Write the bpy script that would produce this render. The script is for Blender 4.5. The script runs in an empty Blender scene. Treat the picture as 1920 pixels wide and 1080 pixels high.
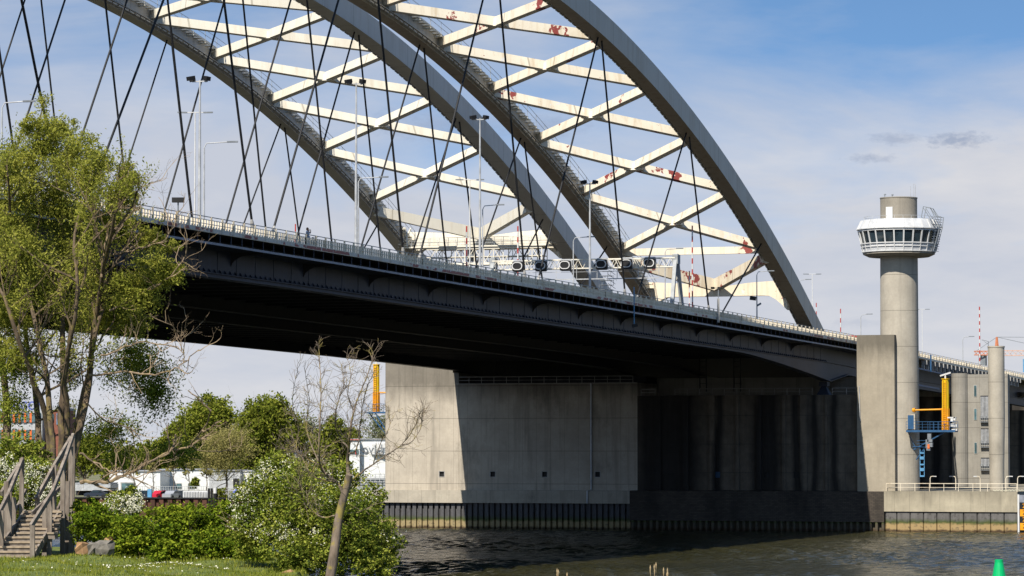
import bpy, math, random
import numpy as np
from mathutils import Vector, Matrix
R = math.radians
rng = np.random.default_rng(7); random.seed(7)
S = bpy.context.scene; COL = S.collection
# ------------------------------------------------------------ camera, sky, sun, exposure
F, TH, PT, CX, CY, CH = 6337.0, R(18.878), R(2.767), -468.5, -114.0, 11.3
cam = bpy.data.cameras.new('camera'); cam.sensor_width = 36; cam.lens = 36 * F / 1920
cam.clip_start = 1; cam.clip_end = 12000
co = bpy.data.objects.new('camera', cam); COL.objects.link(co); S.camera = co
co.location = (CX, CY, CH); co.rotation_euler = (R(90) + PT, 0, TH - R(90))
S.view_settings.view_transform = 'Standard'; S.view_settings.look = 'None'
S.view_settings.exposure = 0.72; S.view_settings.gamma = 1
SUN_EL, SUN_PHI = 47, 6.4          # light travels along +X, slightly towards -Y
sd = Vector((math.cos(R(SUN_PHI)) * math.cos(R(SUN_EL)), -math.sin(R(SUN_PHI)) * math.cos(R(SUN_EL)), -math.sin(R(SUN_EL))))
sl = bpy.data.lights.new('sun', 'SUN'); sl.energy = 5.0; sl.angle = R(0.5); sl.color = (1, .93, .82)
so = bpy.data.objects.new('sun', sl); COL.objects.link(so); so.rotation_euler = sd.to_track_quat('-Z', 'Y').to_euler()
W = bpy.data.worlds.new('World'); S.world = W; W.use_nodes = True
nt = W.node_tree; nt.nodes.clear(); N = nt.nodes.new; L = nt.links.new
wo = N('ShaderNodeOutputWorld'); bg = N('ShaderNodeBackground'); L(bg.outputs[0], wo.inputs[0]); bg.inputs[1].default_value = .08
sky = N('ShaderNodeTexSky'); sky.sky_type = 'NISHITA'; sky.sun_disc = False
sky.sun_elevation = R(SUN_EL); sky.sun_rotation = math.atan2(-sd.x, -sd.y)
sky.air_density = 1.0; sky.dust_density = .6; sky.ozone_density = 3.5
tc = N('ShaderNodeTexCoord'); sep = N('ShaderNodeSeparateXYZ'); L(tc.outputs['Generated'], sep.inputs[0])
def wmath(op, a, b=None, c=None, clamp=False):
    m = N('ShaderNodeMath'); m.operation = op; m.use_clamp = clamp
    for i, v in enumerate((a, b, c)):
        if v is None: continue
        if isinstance(v, (int, float)): m.inputs[i].default_value = v
        else: L(v, m.inputs[i])
    return m.outputs[0]
def wnoise(scale, sx, sy, sz, detail=6, rough=.55, dist=0, off=(0, 0, 0)):
    mp = N('ShaderNodeMapping'); mp.inputs['Scale'].default_value = (sx, sy, sz); mp.inputs['Location'].default_value = off
    L(tc.outputs['Generated'], mp.inputs[0]); n = N('ShaderNodeTexNoise'); n.inputs['Scale'].default_value = scale
    n.inputs['Detail'].default_value = detail; n.inputs['Roughness'].default_value = rough; n.inputs['Distortion'].default_value = dist
    L(mp.outputs[0], n.inputs['Vector']); return n.outputs[0]
n1 = wnoise(7, 1, 1, 3.6, dist=.5, off=(1.3, .2, .4)); n2 = wnoise(17, 1, 1, 3.0, 8, .6, off=(3, 1, 2))
hz = wmath('SUBTRACT', 2.25, wmath('MULTIPLY', sep.outputs[2], 15.5))                      # veil thins with elevation
rt = wmath('MULTIPLY', wmath('ADD', wmath('MULTIPLY', sep.outputs[1], -1.0), .33), 1.1)       # and towards the right
fac = wmath('SUBTRACT', wmath('ADD', hz, wmath('MULTIPLY', wmath('SUBTRACT', n1, .5), 2.4)), wmath('MULTIPLY', wmath('MAXIMUM', rt, 0.0), wmath('MULTIPLY', sep.outputs[2], 7.5)))
fac = wmath('ADD', fac, wmath('MULTIPLY', wmath('SUBTRACT', n2, .5), .45), clamp=True)
fac = wmath('MULTIPLY_ADD', fac, .93, .05, clamp=True)
mx = N('ShaderNodeMix'); mx.data_type = 'RGBA'; L(fac, mx.inputs[0]); tint = N('ShaderNodeMix'); tint.data_type = 'RGBA'; tint.blend_type = 'MULTIPLY'; tint.inputs[0].default_value = 1; L(sky.outputs[0], tint.inputs[6]); tint.inputs[7].default_value = (1.0, 1.3, 1.38, 1); L(tint.outputs[2], mx.inputs[6]); cbv = N('ShaderNodeCombineXYZ'); L(sep.outputs[0], cbv.inputs[0]); L(sep.outputs[1], cbv.inputs[1]); L(wmath('MULTIPLY_ADD', sep.outputs[2], 3.0, .1), cbv.inputs[2]); nrmv = N('ShaderNodeVectorMath'); nrmv.operation = 'NORMALIZE'; L(cbv.outputs[0], nrmv.inputs[0]); L(nrmv.outputs[0], sky.inputs[0])
cm = N('ShaderNodeMix'); cm.data_type = 'RGBA'; L(wmath('MULTIPLY_ADD', wmath('ADD', wnoise(11, 1, 1, 4.2, 7, .6, off=(5, 2, 1)), wmath('MULTIPLY', sep.outputs[2], -2.0)), 3.2, -.85, clamp=True), cm.inputs[0]); cm.inputs[6].default_value = (4.35, 4.6, 5.25, 1); cm.inputs[7].default_value = (5.55, 5.5, 5.65, 1); L(cm.outputs[2], mx.inputs[7])
cur = mx.outputs[2]
def raydir(x, y):
    a = (x - 960) / F; b = (540 - y) / F
    fw = math.cos(PT) - b * math.sin(PT); u = math.sin(PT) + b * math.cos(PT)
    return Vector((fw * math.cos(TH) + a * math.sin(TH), fw * math.sin(TH) - a * math.cos(TH), u))
def wisp(x, y, wx, wy, strength, col=(2.3, 2.8, 3.9, 1)):
    global cur
    d = raydir(x, y).normalized()
    mp = N('ShaderNodeMapping'); mp.vector_type = 'POINT'
    sb = N('ShaderNodeVectorMath'); sb.operation = 'SUBTRACT'; L(tc.outputs['Generated'], sb.inputs[0]); sb.inputs[1].default_value = d
    sc = N('ShaderNodeVectorMath'); sc.operation = 'MULTIPLY'; L(sb.outputs[0], sc.inputs[0]); sc.inputs[1].default_value = (F / wx, F / wx, F / wy)
    ln = N('ShaderNodeVectorMath'); ln.operation = 'LENGTH'; L(sc.outputs[0], ln.inputs[0])
    nn = wnoise(300, 1, 1, 2.2, 5, .65, off=(x * .01, y * .01, 0))
    v = wmath('MULTIPLY', wmath('SUBTRACT', 1.15, wmath('ADD', ln.outputs[1], wmath('MULTIPLY', wmath('SUBTRACT', nn, .5), 2.6))), 1.0, clamp=True)
    v = wmath('MULTIPLY', v, strength, clamp=True)
    m = N('ShaderNodeMix'); m.data_type = 'RGBA'; L(v, m.inputs[0]); L(cur, m.inputs[6]); m.inputs[7].default_value = col; cur = m.outputs[2]
wisp(1795, 262, 62, 15, .75); wisp(1680, 260, 48, 12, .5); wisp(1632, 297, 48, 9, .5); wisp(830, 235, 150, 30, .4); wisp(1030, 238, 70, 18, .4); wisp(1600, 605, 45, 10, .2)
L(cur, bg.inputs[0])

# ------------------------------------------------------------ placing helpers
def P(x, y, X=None, Y=None, Z=None, D=None):
    """point seen at photo pixel (x, y) lying on a plane X=, Y=, z=Z or at forward distance D"""
    r = raydir(x, y); c = Vector((CX, CY, CH)); fw = Vector((math.cos(TH), math.sin(TH), 0))
    if X is not None: t = (X - CX) / r.x
    elif Y is not None: t = (Y - CY) / r.y
    elif Z is not None: t = (Z - CH) / r.z
    else: t = D / r.dot(fw)
    return c + r * t
def G(x, D, z):
    """point on image column x at forward distance D and height z"""
    p = P(x, 540, D=D); return Vector((p.x, p.y, z))
FW = Vector((math.cos(TH), math.sin(TH), 0)); RT = Vector((math.sin(TH), -math.cos(TH), 0)); UP = Vector((0, 0, 1))
# ------------------------------------------------------------ materials
MATS = {}; KA = .8
class NM:
    def __init__(s, name):
        s.m = bpy.data.materials.new(name); s.m.use_nodes = True; s.t = s.m.node_tree; s.b = s.t.nodes['Principled BSDF']
        s.g = s.t.nodes.new('ShaderNodeNewGeometry'); s.p = s.g.outputs['Position']; s.s = s.t.nodes.new('ShaderNodeSeparateXYZ'); s.l(s.p, s.s.inputs[0])
        s.b.inputs['Specular IOR Level'].default_value = .3
    def n(s, t): return s.t.nodes.new(t)
    def l(s, a, b): s.t.links.new(a, b)
    def put(s, sock, v):
        if isinstance(v, (int, float)): sock.default_value = v
        elif isinstance(v, tuple): sock.default_value = v if len(v) == 4 or sock.type == 'VECTOR' else (*v, 1)
        else: s.l(v, sock)
    def math(s, op, a, b=None, c=None, clamp=False):
        m = s.n('ShaderNodeMath'); m.operation = op; m.use_clamp = clamp
        for i, v in enumerate((a, b, c)):
            if v is not None: s.put(m.inputs[i], v)
        return m.outputs[0]
    def noise(s, scale, vec=(1, 1, 1), detail=4, rough=.55, off=(0, 0, 0), dist=0):
        mp = s.n('ShaderNodeMapping'); mp.inputs['Scale'].default_value = vec; mp.inputs['Location'].default_value = off; s.l(s.p, mp.inputs[0])
        n = s.n('ShaderNodeTexNoise'); n.inputs['Scale'].default_value = scale; n.inputs['Detail'].default_value = detail
        n.inputs['Roughness'].default_value = rough; n.inputs['Distortion'].default_value = dist; s.l(mp.outputs[0], n.inputs['Vector']); return n.outputs[0]
    def ramp(s, v, a, b, lo=0., hi=1.):
        m = s.n('ShaderNodeMapRange'); s.put(m.inputs[0], v); m.inputs[1].default_value = a; m.inputs[2].default_value = b
        m.inputs[3].default_value = lo; m.inputs[4].default_value = hi; return m.outputs[0]
    def mix(s, f, a, b, mode='MIX'):
        m = s.n('ShaderNodeMix'); m.data_type = 'RGBA'; m.blend_type = mode; s.put(m.inputs[0], f); s.put(m.inputs[6], a); s.put(m.inputs[7], b); return m.outputs[2]
    def done(s, col, rough=.7, metal=0., bump=None, bstr=.3, bdist=.02):
        s.put(s.b.inputs['Base Color'], s.mix(1.0, col, (KA, KA, KA), 'MULTIPLY')); s.put(s.b.inputs['Roughness'], rough); s.b.inputs['Metallic'].default_value = metal
        if bump is not None:
            b = s.n('ShaderNodeBump'); b.inputs['Strength'].default_value = bstr; b.inputs['Distance'].default_value = bdist
            s.l(bump, b.inputs['Height']); s.l(b.outputs[0], s.b.inputs['Normal'])
        MATS[s.m.name] = s.m; return s.m
def plain(name, col, rough=.6, metal=0., var=.25, scale=1.5):
    k = NM(name); n = k.noise(scale, detail=5)
    return k.done(k.mix(k.ramp(n, .3, .7), tuple(c * (1 - var) for c in col), tuple(min(1, c * (1 + var * .6)) for c in col)), rough, metal)
def concrete(name, col, stain=.5, lines=4.8, z0=6.5, streak=1., dark=(.07, .062, .05), vj=True, topz=None):
    k = NM(name)
    c = k.mix(k.ramp(k.noise(.35, detail=6, rough=.65), .3, .7), tuple(v * .8 for v in col), tuple(v * 1.12 for v in col))
    c = k.mix(k.ramp(k.noise(3.5, detail=5), .35, .75, 0, .3), c, tuple(v * .72 for v in col))
    c = k.mix(k.ramp(k.noise(1.0, (1.1, 1.1, .07), 5, .6), .52, .75, 0, .55 * streak), c, tuple(v * .55 for v in col))   # run-off streaks
    c = k.mix(k.ramp(k.noise(1.0, (.5, .5, 9.), 3), .5, .8, 0, .22), c, tuple(v * .7 for v in col))                        # board marks
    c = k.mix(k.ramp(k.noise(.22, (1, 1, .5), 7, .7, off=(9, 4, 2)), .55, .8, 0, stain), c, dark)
    if lines:
        f = k.math('FRACT', k.math('DIVIDE', k.math('SUBTRACT', k.s.outputs[2], z0 - 100 * lines), lines))
        ln = k.math('LESS_THAN', f, .05 / lines * 1.6); c = k.mix(k.math('MULTIPLY', ln, .55), c, dark)
    if vj:
        f = k.math('FRACT', k.math('DIVIDE', k.math('ADD', k.s.outputs[1], 400.), 2.15)); c = k.mix(k.math('MULTIPLY', k.math('LESS_THAN', f, .025), .35), c, dark)
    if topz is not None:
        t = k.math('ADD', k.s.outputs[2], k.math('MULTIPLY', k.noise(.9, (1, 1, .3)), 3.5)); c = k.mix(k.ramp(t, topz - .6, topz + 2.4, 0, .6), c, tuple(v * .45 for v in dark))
    return k.done(c, .88, 0, k.noise(9, detail=6), .35, .03)
concrete('concrete_new', (.47, .42, .345), .75, streak=1.8, topz=20.6)  # real soot and stains, strengthened to paint the deck's shade into the colour
concrete('concrete_tower', (.43, .39, .32), .4, lines=5.1, z0=5.7, vj=False)
concrete('concrete_plinth', (.42, .38, .31), .7, lines=0, streak=1.2, vj=True)
concrete('concrete_block', (.37, .325, .25), .45, lines=0, vj=False, topz=25.8)
concrete('concrete_quay', (.42, .375, .28), .55, lines=0, streak=1.2, topz=6.2)
concrete('concrete_building', (.30, .28, .24), .3, lines=4.0, z0=3)
concrete('concrete_top', (.30, .27, .22), .3, lines=0, vj=False)
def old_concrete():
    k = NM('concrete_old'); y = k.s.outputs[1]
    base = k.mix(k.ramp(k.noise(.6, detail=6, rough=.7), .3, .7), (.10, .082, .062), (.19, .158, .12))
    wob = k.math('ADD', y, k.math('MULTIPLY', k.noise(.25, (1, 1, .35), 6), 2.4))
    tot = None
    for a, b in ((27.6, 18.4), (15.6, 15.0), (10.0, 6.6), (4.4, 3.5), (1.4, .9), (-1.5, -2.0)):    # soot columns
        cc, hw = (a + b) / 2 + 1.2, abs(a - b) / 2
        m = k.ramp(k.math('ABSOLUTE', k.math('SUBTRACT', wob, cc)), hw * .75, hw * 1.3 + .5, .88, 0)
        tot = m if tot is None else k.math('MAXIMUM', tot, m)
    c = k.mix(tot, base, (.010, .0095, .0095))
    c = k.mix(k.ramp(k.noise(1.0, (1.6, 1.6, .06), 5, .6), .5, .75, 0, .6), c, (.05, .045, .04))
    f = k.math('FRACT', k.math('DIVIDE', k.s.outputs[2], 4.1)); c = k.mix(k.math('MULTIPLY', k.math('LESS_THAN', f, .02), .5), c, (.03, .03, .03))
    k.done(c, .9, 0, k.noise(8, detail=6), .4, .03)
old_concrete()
def brickm():
    k = NM('plinth_brick'); b = k.n('ShaderNodeTexBrick'); cb = k.n('ShaderNodeCombineXYZ'); k.l(k.s.outputs[1], cb.inputs[0]); k.l(k.s.outputs[2], cb.inputs[1])
    k.l(cb.outputs[0], b.inputs['Vector']); b.inputs['Scale'].default_value = 1; b.inputs['Brick Width'].default_value = .6; b.inputs['Row Height'].default_value = .22
    b.inputs['Mortar Size'].default_value = .02; b.inputs['Color1'].default_value = (.10, .08, .065, 1); b.inputs['Color2'].default_value = (.16, .13, .10, 1); b.inputs['Mortar'].default_value = (.05, .045, .04, 1)
    c = k.mix(k.ramp(k.noise(.4, (1, 1, .4), 6), .4, .7, 0, .6), b.outputs[0], (.02, .019, .017)); c = k.mix(1.0, c, (.62, .62, .62), 'MULTIPLY'); k.done(c, .9)
brickm()
def pile(name, col, tan=(.30, .235, .12)):
    k = NM(name); z = k.math('ADD', k.s.outputs[2], k.math('MULTIPLY', k.math('SUBTRACT', k.noise(1.3, detail=4), .5), .7))
    c = k.mix(k.ramp(k.noise(.8, (2, 2, .3), 5), .35, .7), tuple(v * .65 for v in col), tuple(v * 1.25 for v in col))
    c = k.mix(k.ramp(z, 1.9, 1.35), c, (.055, .075, .014)); c = k.mix(k.ramp(z, 1.35, 1.0), c, tan)
    c = k.mix(k.ramp(z, .45, .15), c, (.06, .035, .015)); c = k.mix(k.ramp(k.noise(2.2, detail=5), .55, .7, 0, .7), c, (.035, .03, .028))
    k.done(c, .75)
pile('pile_steel', (.085, .085, .09)); pile('pile_quay', (.13, .125, .12), (.34, .24, .11)); pile('pile_timber', (.04, .036, .03), (.09, .075, .05))
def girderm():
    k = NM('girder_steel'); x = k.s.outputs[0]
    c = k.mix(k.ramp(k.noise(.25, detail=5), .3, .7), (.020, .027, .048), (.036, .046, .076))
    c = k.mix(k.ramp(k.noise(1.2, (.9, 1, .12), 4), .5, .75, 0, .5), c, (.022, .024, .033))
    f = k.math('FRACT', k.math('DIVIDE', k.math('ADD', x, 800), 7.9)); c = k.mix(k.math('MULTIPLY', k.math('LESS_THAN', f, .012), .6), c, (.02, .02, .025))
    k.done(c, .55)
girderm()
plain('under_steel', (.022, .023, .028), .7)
plain('ledge_steel', (.26, .28, .33), .5, .2)
plain('cable_black', (.009, .009, .01), .6)
plain('socket_grey', (.36, .35, .33), .5)
def cream(name, col, peel=0., streak=.35, grey=None):
    k = NM(name)
    c = k.mix(k.ramp(k.noise(.3, detail=5), .3, .7), tuple(v * .92 for v in col), col)
    c = k.mix(k.ramp(k.noise(1.0, (1.4, 1.4, .12), 5, .65), .50, .72, 0, min(1, streak * 1.3)), c, (col[0] * .62, col[1] * .5, col[2] * .36))
    c = k.mix(k.ramp(k.noise(4, detail=6, rough=.7), .62, .72, 0, streak * .7), c, (.30, .19, .10))
    f = k.math('FRACT', k.math('DIVIDE', k.math('ADD', k.s.outputs[0], 800), 8.915)); c = k.mix(k.math('MULTIPLY', k.math('LESS_THAN', f, .016), .6), c, (col[0] * .4, col[1] * .38, col[2] * .34))
    c = k.mix(k.ramp(k.noise(.5, (1, 1, .35), 6, .6, off=(2, 7, 1)), .5, .8, 0, .35), c, (col[0] * .66, col[1] * .62, col[2] * .54))
    if peel:
        nk = k.noise(2.6, (1, 1, 1.4), 5, .6, off=(3, 3, 9)); c = k.mix(k.ramp(nk, .69, .70), c, (.26, .07, .05))
        a = k.noise(.11, detail=2, off=(5, 3, 1)); n = k.math('ADD', k.noise(.8, (1, 1, 1), 7, .62), k.math('MULTIPLY', k.math('SUBTRACT', a, .5), 1.1))
        c = k.mix(k.ramp(n, peel, peel + .012), c, (.27, .06, .05))
        n2 = k.noise(.45, detail=6, off=(1, 8, 4)); c = k.mix(k.ramp(n2, .66, .67, 0, .7), c, (.66, .68, .70))
    k.done(c, .5)
cream('cream_paint', (.80, .755, .64), streak=.25)
cream('cream_peeling', (.82, .75, .61), peel=.69, streak=.45)
cream('portal_peeling', (.80, .71, .55), peel=.65, streak=.5)
cream('rib_grey_paint', (.56, .55, .52), streak=.3)
cream('rib_old_paint', (.58, .55, .48), streak=.5)
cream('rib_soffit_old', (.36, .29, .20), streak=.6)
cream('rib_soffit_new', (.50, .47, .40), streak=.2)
cream('rail_beige', (.80, .72, .57), streak=.5)
cream('plate_rusty', (.62, .60, .54), peel=.57, streak=.9)
plain('rust_patch', (.17, .06, .03), .9)
plain('rail_grey', (.34, .36, .37), .5)
plain('galvanised', (.48, .49, .50), .45, .2)
plain('asphalt', (.05, .05, .052), .9)
plain('white_panel', (.72, .73, .73), .4, var=.12)
plain('cab_white', (.56, .57, .58), .45, var=.25, scale=.8)
plain('white_paint', (.62, .62, .61), .5, var=.1)
plain('black_matt', (.012, .012, .013), .6)
plain('red_paint', (.42, .06, .05), .5, var=.1)
plain('yellow_paint', (.80, .52, .01), .45, var=.12)
plain('yellow_orange', (.80, .33, .01), .45, var=.12)
plain('blue_steel', (.025, .09, .20), .5)
plain('blue_light', (.10, .28, .48), .5)
plain('green_plastic', (.0, .42, .13), .4, var=.1)
plain('orange_steel', (.55, .20, .10), .5)
plain('crane_pale', (.62, .42, .34), .5)
plain('orange_panel', (.70, .16, .04), .5)
plain('brick_red', (.24, .09, .06), .8)
plain('grey_metal', (.20, .22, .24), .5)
plain('roof_grey', (.33, .34, .36), .7)
plain('tyre_black', (.02, .02, .02), .9)
plain('car_red', (.50, .02, .04), .3, var=.05); plain('car_dark', (.03, .04, .06), .3, var=.05); plain('car_silver', (.45, .46, .48), .3, .4, var=.05)
plain('skin', (.50, .30, .21), .6, var=.05); plain('hair_red', (.25, .10, .04), .7); plain('shirt_pale', (.50, .56, .66), .8, var=.1); plain('jeans', (.20, .32, .50), .8, var=.1)
plain('stone_tan', (.34, .20, .10), .9, var=.4, scale=5); plain('stone_grey', (.17, .155, .13), .9, var=.4, scale=5)
plain('reed_dry', (.40, .30, .17), .9)
plain('flower_white', (.62, .60, .46), .7, var=.04)
plain('umbrella_blue', (.10, .13, .40), .7)
def glass(name, col=(.012, .02, .026)):
    k = NM(name); k.b.inputs['Specular IOR Level'].default_value = .7; k.done(k.mix(k.ramp(k.noise(.6), .4, .6), col, tuple(c * 2.2 for c in col)), .06)
glass('window_glass'); glass('far_glass', (.05, .09, .10))
def woodm():
    k = NM('weathered_wood'); c = k.mix(k.ramp(k.noise(6, (1, 1, .25), 6), .3, .7), (.13, .105, .085), (.30, .255, .21))
    k.done(k.mix(k.ramp(k.noise(1.2), .5, .75, 0, .5), c, (.10, .07, .05)), .9, 0, k.noise(20, (1, 1, .3)), .4, .01)
woodm()
plain('tread_wood', (.34, .27, .19), .9, var=.3, scale=6)
def barkm(name, a, b, moss=.0):
    k = NM(name); c = k.mix(k.ramp(k.noise(7, (1, 1, .3), 6), .3, .7), a, b)
    if moss: c = k.mix(k.ramp(k.noise(3.2, detail=5), .52, .62, 0, moss), c, (.30, .24, .045))
    k.done(c, .95, 0, k.noise(16, (1, 1, .4)), .6, .02)
barkm('willow_bark', (.06, .042, .028), (.17, .125, .08), .3); barkm('dead_wood', (.14, .10, .065), (.34, .25, .165), .25)
barkm('bare_bark', (.09, .07, .05), (.26, .20, .15), .7); barkm('far_bark', (.09, .07, .05), (.16, .13, .10))
def leafm(name, a, b, c3, tr=.35):
    m = bpy.data.materials.new(name); m.use_nodes = True; t = m.node_tree; t.nodes.clear()
    o = t.nodes.new('ShaderNodeOutputMaterial'); g = t.nodes.new('ShaderNodeNewGeometry'); r = t.nodes.new('ShaderNodeValToRGB')
    nz = t.nodes.new('ShaderNodeTexNoise'); nz.inputs['Scale'].default_value = .7; t.links.new(g.outputs['Position'], nz.inputs['Vector'])
    mm = t.nodes.new('ShaderNodeMath'); mm.operation = 'MULTIPLY_ADD'; t.links.new(nz.outputs[0], mm.inputs[0]); mm.inputs[1].default_value = .9; 
    m2 = t.nodes.new('ShaderNodeMath'); m2.operation = 'MULTIPLY_ADD'; t.links.new(g.outputs['Random Per Island'], m2.inputs[0]); m2.inputs[1].default_value = .55; m2.inputs[2].default_value = -.22
    t.links.new(m2.outputs[0], mm.inputs[2]); t.links.new(mm.outputs[0], r.inputs[0])
    e = r.color_ramp.elements; e[0].position = .15; a, b, c3 = [tuple(q * .82 for q in w) for w in (a, b, c3)]; e[0].color = (*a, 1); e[1].position = .8; e[1].color = (*c3, 1); x = e.new(.5); x.color = (*b, 1)
    d = t.nodes.new('ShaderNodeBsdfDiffuse'); tl = t.nodes.new('ShaderNodeBsdfTranslucent'); mx = t.nodes.new('ShaderNodeMixShader'); mx.inputs[0].default_value = tr
    t.links.new(r.outputs[0], d.inputs[0]); t.links.new(r.outputs[0], tl.inputs[0]); t.links.new(d.outputs[0], mx.inputs[1]); t.links.new(tl.outputs[0], mx.inputs[2]); t.links.new(mx.outputs[0], o.inputs[0])
    MATS[name] = m
leafm('willow_leaf', (.15, .175, .024), (.31, .325, .055), (.47, .45, .09), .45)
leafm('bramble_leaf', (.045, .085, .008), (.125, .18, .014), (.26, .30, .026), .22)
leafm('hawthorn_leaf', (.065, .10, .015), (.17, .215, .028), (.33, .34, .06), .22)
leafm('far_leaf', (.075, .105, .012), (.17, .20, .026), (.28, .29, .045), .3)
leafm('far_leaf_pale', (.20, .19, .06), (.32, .29, .10), (.42, .37, .14), .3)
leafm('far_leaf_grey', (.11, .13, .07), (.17, .19, .10), (.24, .25, .15), .2)
leafm('grass_blade', (.10, .13, .02), (.20, .235, .03), (.33, .32, .06), .3)
def groundm():
    k = NM('turf'); c = k.mix(k.ramp(k.noise(.9, detail=6), .3, .7), (.07, .10, .018), (.16, .19, .04))
    c = k.mix(k.ramp(k.noise(2.5, detail=6, off=(4, 4, 4)), .58, .7, 0, .6), c, (.20, .17, .09)); c = k.mix(k.ramp(k.s.outputs[2], 1.2, .2), c, (.10, .085, .06)); k.done(c, .95, 0, k.noise(14, detail=5), .6, .04)
    k = NM('far_ground'); c = k.mix(k.ramp(k.noise(.05, detail=5), .4, .6), (.13, .14, .05), (.20, .18, .12)); k.done(c, .95)
    k = NM('rust_quay'); c = k.mix(k.ramp(k.noise(.6, (1, 1, .3), 5), .3, .7), (.045, .022, .015), (.13, .055, .035)); k.done(c, .9)
    k = NM('river_water')
    fb = k.math('ADD', k.math('MULTIPLY', k.noise(.5, (1, 1.2, 1), 3, .5), 1.0), k.math('MULTIPLY', k.noise(2.2, (1, 1.3, 1), 6, .68, dist=.3), .5))
    k.b.inputs['IOR'].default_value = 1.33; k.b.inputs['Specular IOR Level'].default_value = .5
    k.done(k.mix(k.ramp(k.noise(.05), .4, .6), (.026, .025, .009), (.036, .033, .013)), .05, 0, fb, 1.0, .5)
groundm()

# ------------------------------------------------------------ mesh builder
class MB:
    def __init__(s): s.v = []; s.f = []; s.m = []; s.mi = 0; s.smooth = False
    def add(s, vs, fs):
        o = len(s.v); s.v += [tuple(v) for v in vs]; s.f += [tuple(i + o for i in f) for f in fs]; s.m += [s.mi] * len(fs); return s
    def box(s, x0, x1, y0, y1, z0, z1):
        x0, x1 = min(x0, x1), max(x0, x1); y0, y1 = min(y0, y1), max(y0, y1); z0, z1 = min(z0, z1), max(z0, z1)
        return s.add([(x0, y0, z0), (x1, y0, z0), (x1, y1, z0), (x0, y1, z0), (x0, y0, z1), (x1, y0, z1), (x1, y1, z1), (x0, y1, z1)],
                     [(0, 3, 2, 1), (4, 5, 6, 7), (0, 1, 5, 4), (1, 2, 6, 5), (2, 3, 7, 6), (3, 0, 4, 7)])
    def beam(s, p, q, w, h, up=UP, w2=None, h2=None):
        p = Vector(p); q = Vector(q); d = (q - p).normalized(); side = d.cross(up)
        if side.length < 1e-4: side = d.cross(Vector((1, 0, 0)))
        side.normalize(); u = side.cross(d).normalized(); vs = []
        for c, ww, hh in ((p, w, h), (q, w2 or w, h2 or h)):
            for a, b in ((-1, -1), (1, -1), (1, 1), (-1, 1)): vs.append(c + side * a * ww / 2 + u * b * hh / 2)
        return s.add(vs, [(0, 1, 2, 3), (7, 6, 5, 4), (0, 4, 5, 1), (1, 5, 6, 2), (2, 6, 7, 3), (3, 7, 4, 0)])
    def tube(s, pts, rs, n=6, caps=True):
        pts = [Vector(p) for p in pts]
        if isinstance(rs, (int, float)): rs = [rs] * len(pts)
        o = len(s.v); prev = None
        for i, p in enumerate(pts):
            d = (pts[min(i + 1, len(pts) - 1)] - pts[max(i - 1, 0)]).normalized()
            if prev is None: a = d.orthogonal().normalized()
            else:
                a = prev - d * prev.dot(d); a = a.normalized() if a.length > 1e-5 else d.orthogonal().normalized()
            prev = a; b = d.cross(a)
            for k in range(n):
                t = 2 * math.pi * k / n; s.v.append(tuple(p + (a * math.cos(t) + b * math.sin(t)) * rs[i]))
        for i in range(len(pts) - 1):
            for k in range(n):
                k2 = (k + 1) % n; s.f.append((o + i * n + k, o + i * n + k2, o + (i + 1) * n + k2, o + (i + 1) * n + k)); s.m.append(s.mi)
        if caps:
            s.f.append(tuple(o + k for k in reversed(range(n)))); s.f.append(tuple(o + (len(pts) - 1) * n + k for k in range(n))); s.m += [s.mi] * 2
        return s
    def lathe(s, c, prof, n=24, a0=0., caps=True):
        c = Vector(c); o = len(s.v)
        for r, z in prof:
            for k in range(n):
                t = a0 + 2 * math.pi * k / n; s.v.append((c.x + r * math.cos(t), c.y + r * math.sin(t), c.z + z))
        for i in range(len(prof) - 1):
            for k in range(n):
                k2 = (k + 1) % n; s.f.append((o + i * n + k, o + i * n + k2, o + (i + 1) * n + k2, o + (i + 1) * n + k)); s.m.append(s.mi)
        if caps:
            s.f.append(tuple(o + k for k in reversed(range(n)))); s.f.append(tuple(o + (len(prof) - 1) * n + k for k in range(n))); s.m += [s.mi] * 2
        return s
    def prism(s, poly, vec):
        """extrude a planar polygon (list of 3D points) along vec"""
        n = len(poly); vec = Vector(vec); vs = [Vector(p) for p in poly] + [Vector(p) + vec for p in poly]
        fs = [tuple(reversed(range(n))), tuple(range(n, 2 * n))] + [(i, (i + 1) % n, n + (i + 1) % n, n + i) for i in range(n)]
        return s.add(vs, fs)
    def sweep(s, rings):
        """rings: list of equally long point loops"""
        n = len(rings[0]); vs = [p for r in rings for p in r]; fs = []
        for i in range(len(rings) - 1):
            for k in range(n): k2 = (k + 1) % n; fs.append((i * n + k, i * n + k2, (i + 1) * n + k2, (i + 1) * n + k))
        fs.append(tuple(reversed(range(n)))); fs.append(tuple((len(rings) - 1) * n + k for k in range(n))); return s.add(vs, fs)
def mkmesh(name, mb, mats, base):
    me = bpy.data.meshes.new(name); b = Vector(base)
    me.from_pydata([(v[0] - b.x, v[1] - b.y, v[2] - b.z) for v in mb.v], [], mb.f); me.update()
    for m in (mats if isinstance(mats, (list, tuple)) else [mats]): me.materials.append(MATS[m])
    me.polygons.foreach_set('material_index', mb.m)
    import bmesh
    if len(mb.f) < 60000:
        bm = bmesh.new(); bm.from_mesh(me); bmesh.ops.recalc_face_normals(bm, faces=bm.faces); bm.to_mesh(me); bm.free()
    if mb.smooth: me.polygons.foreach_set('use_smooth', [True] * len(me.polygons)); me.set_sharp_from_angle(angle=R(40))
    return me
def tag(o, label, cat, group=None, kind=None):
    if label: o['label'] = label
    if cat: o['category'] = cat
    if group: o['group'] = group
    if kind: o['kind'] = kind
    return o
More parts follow.
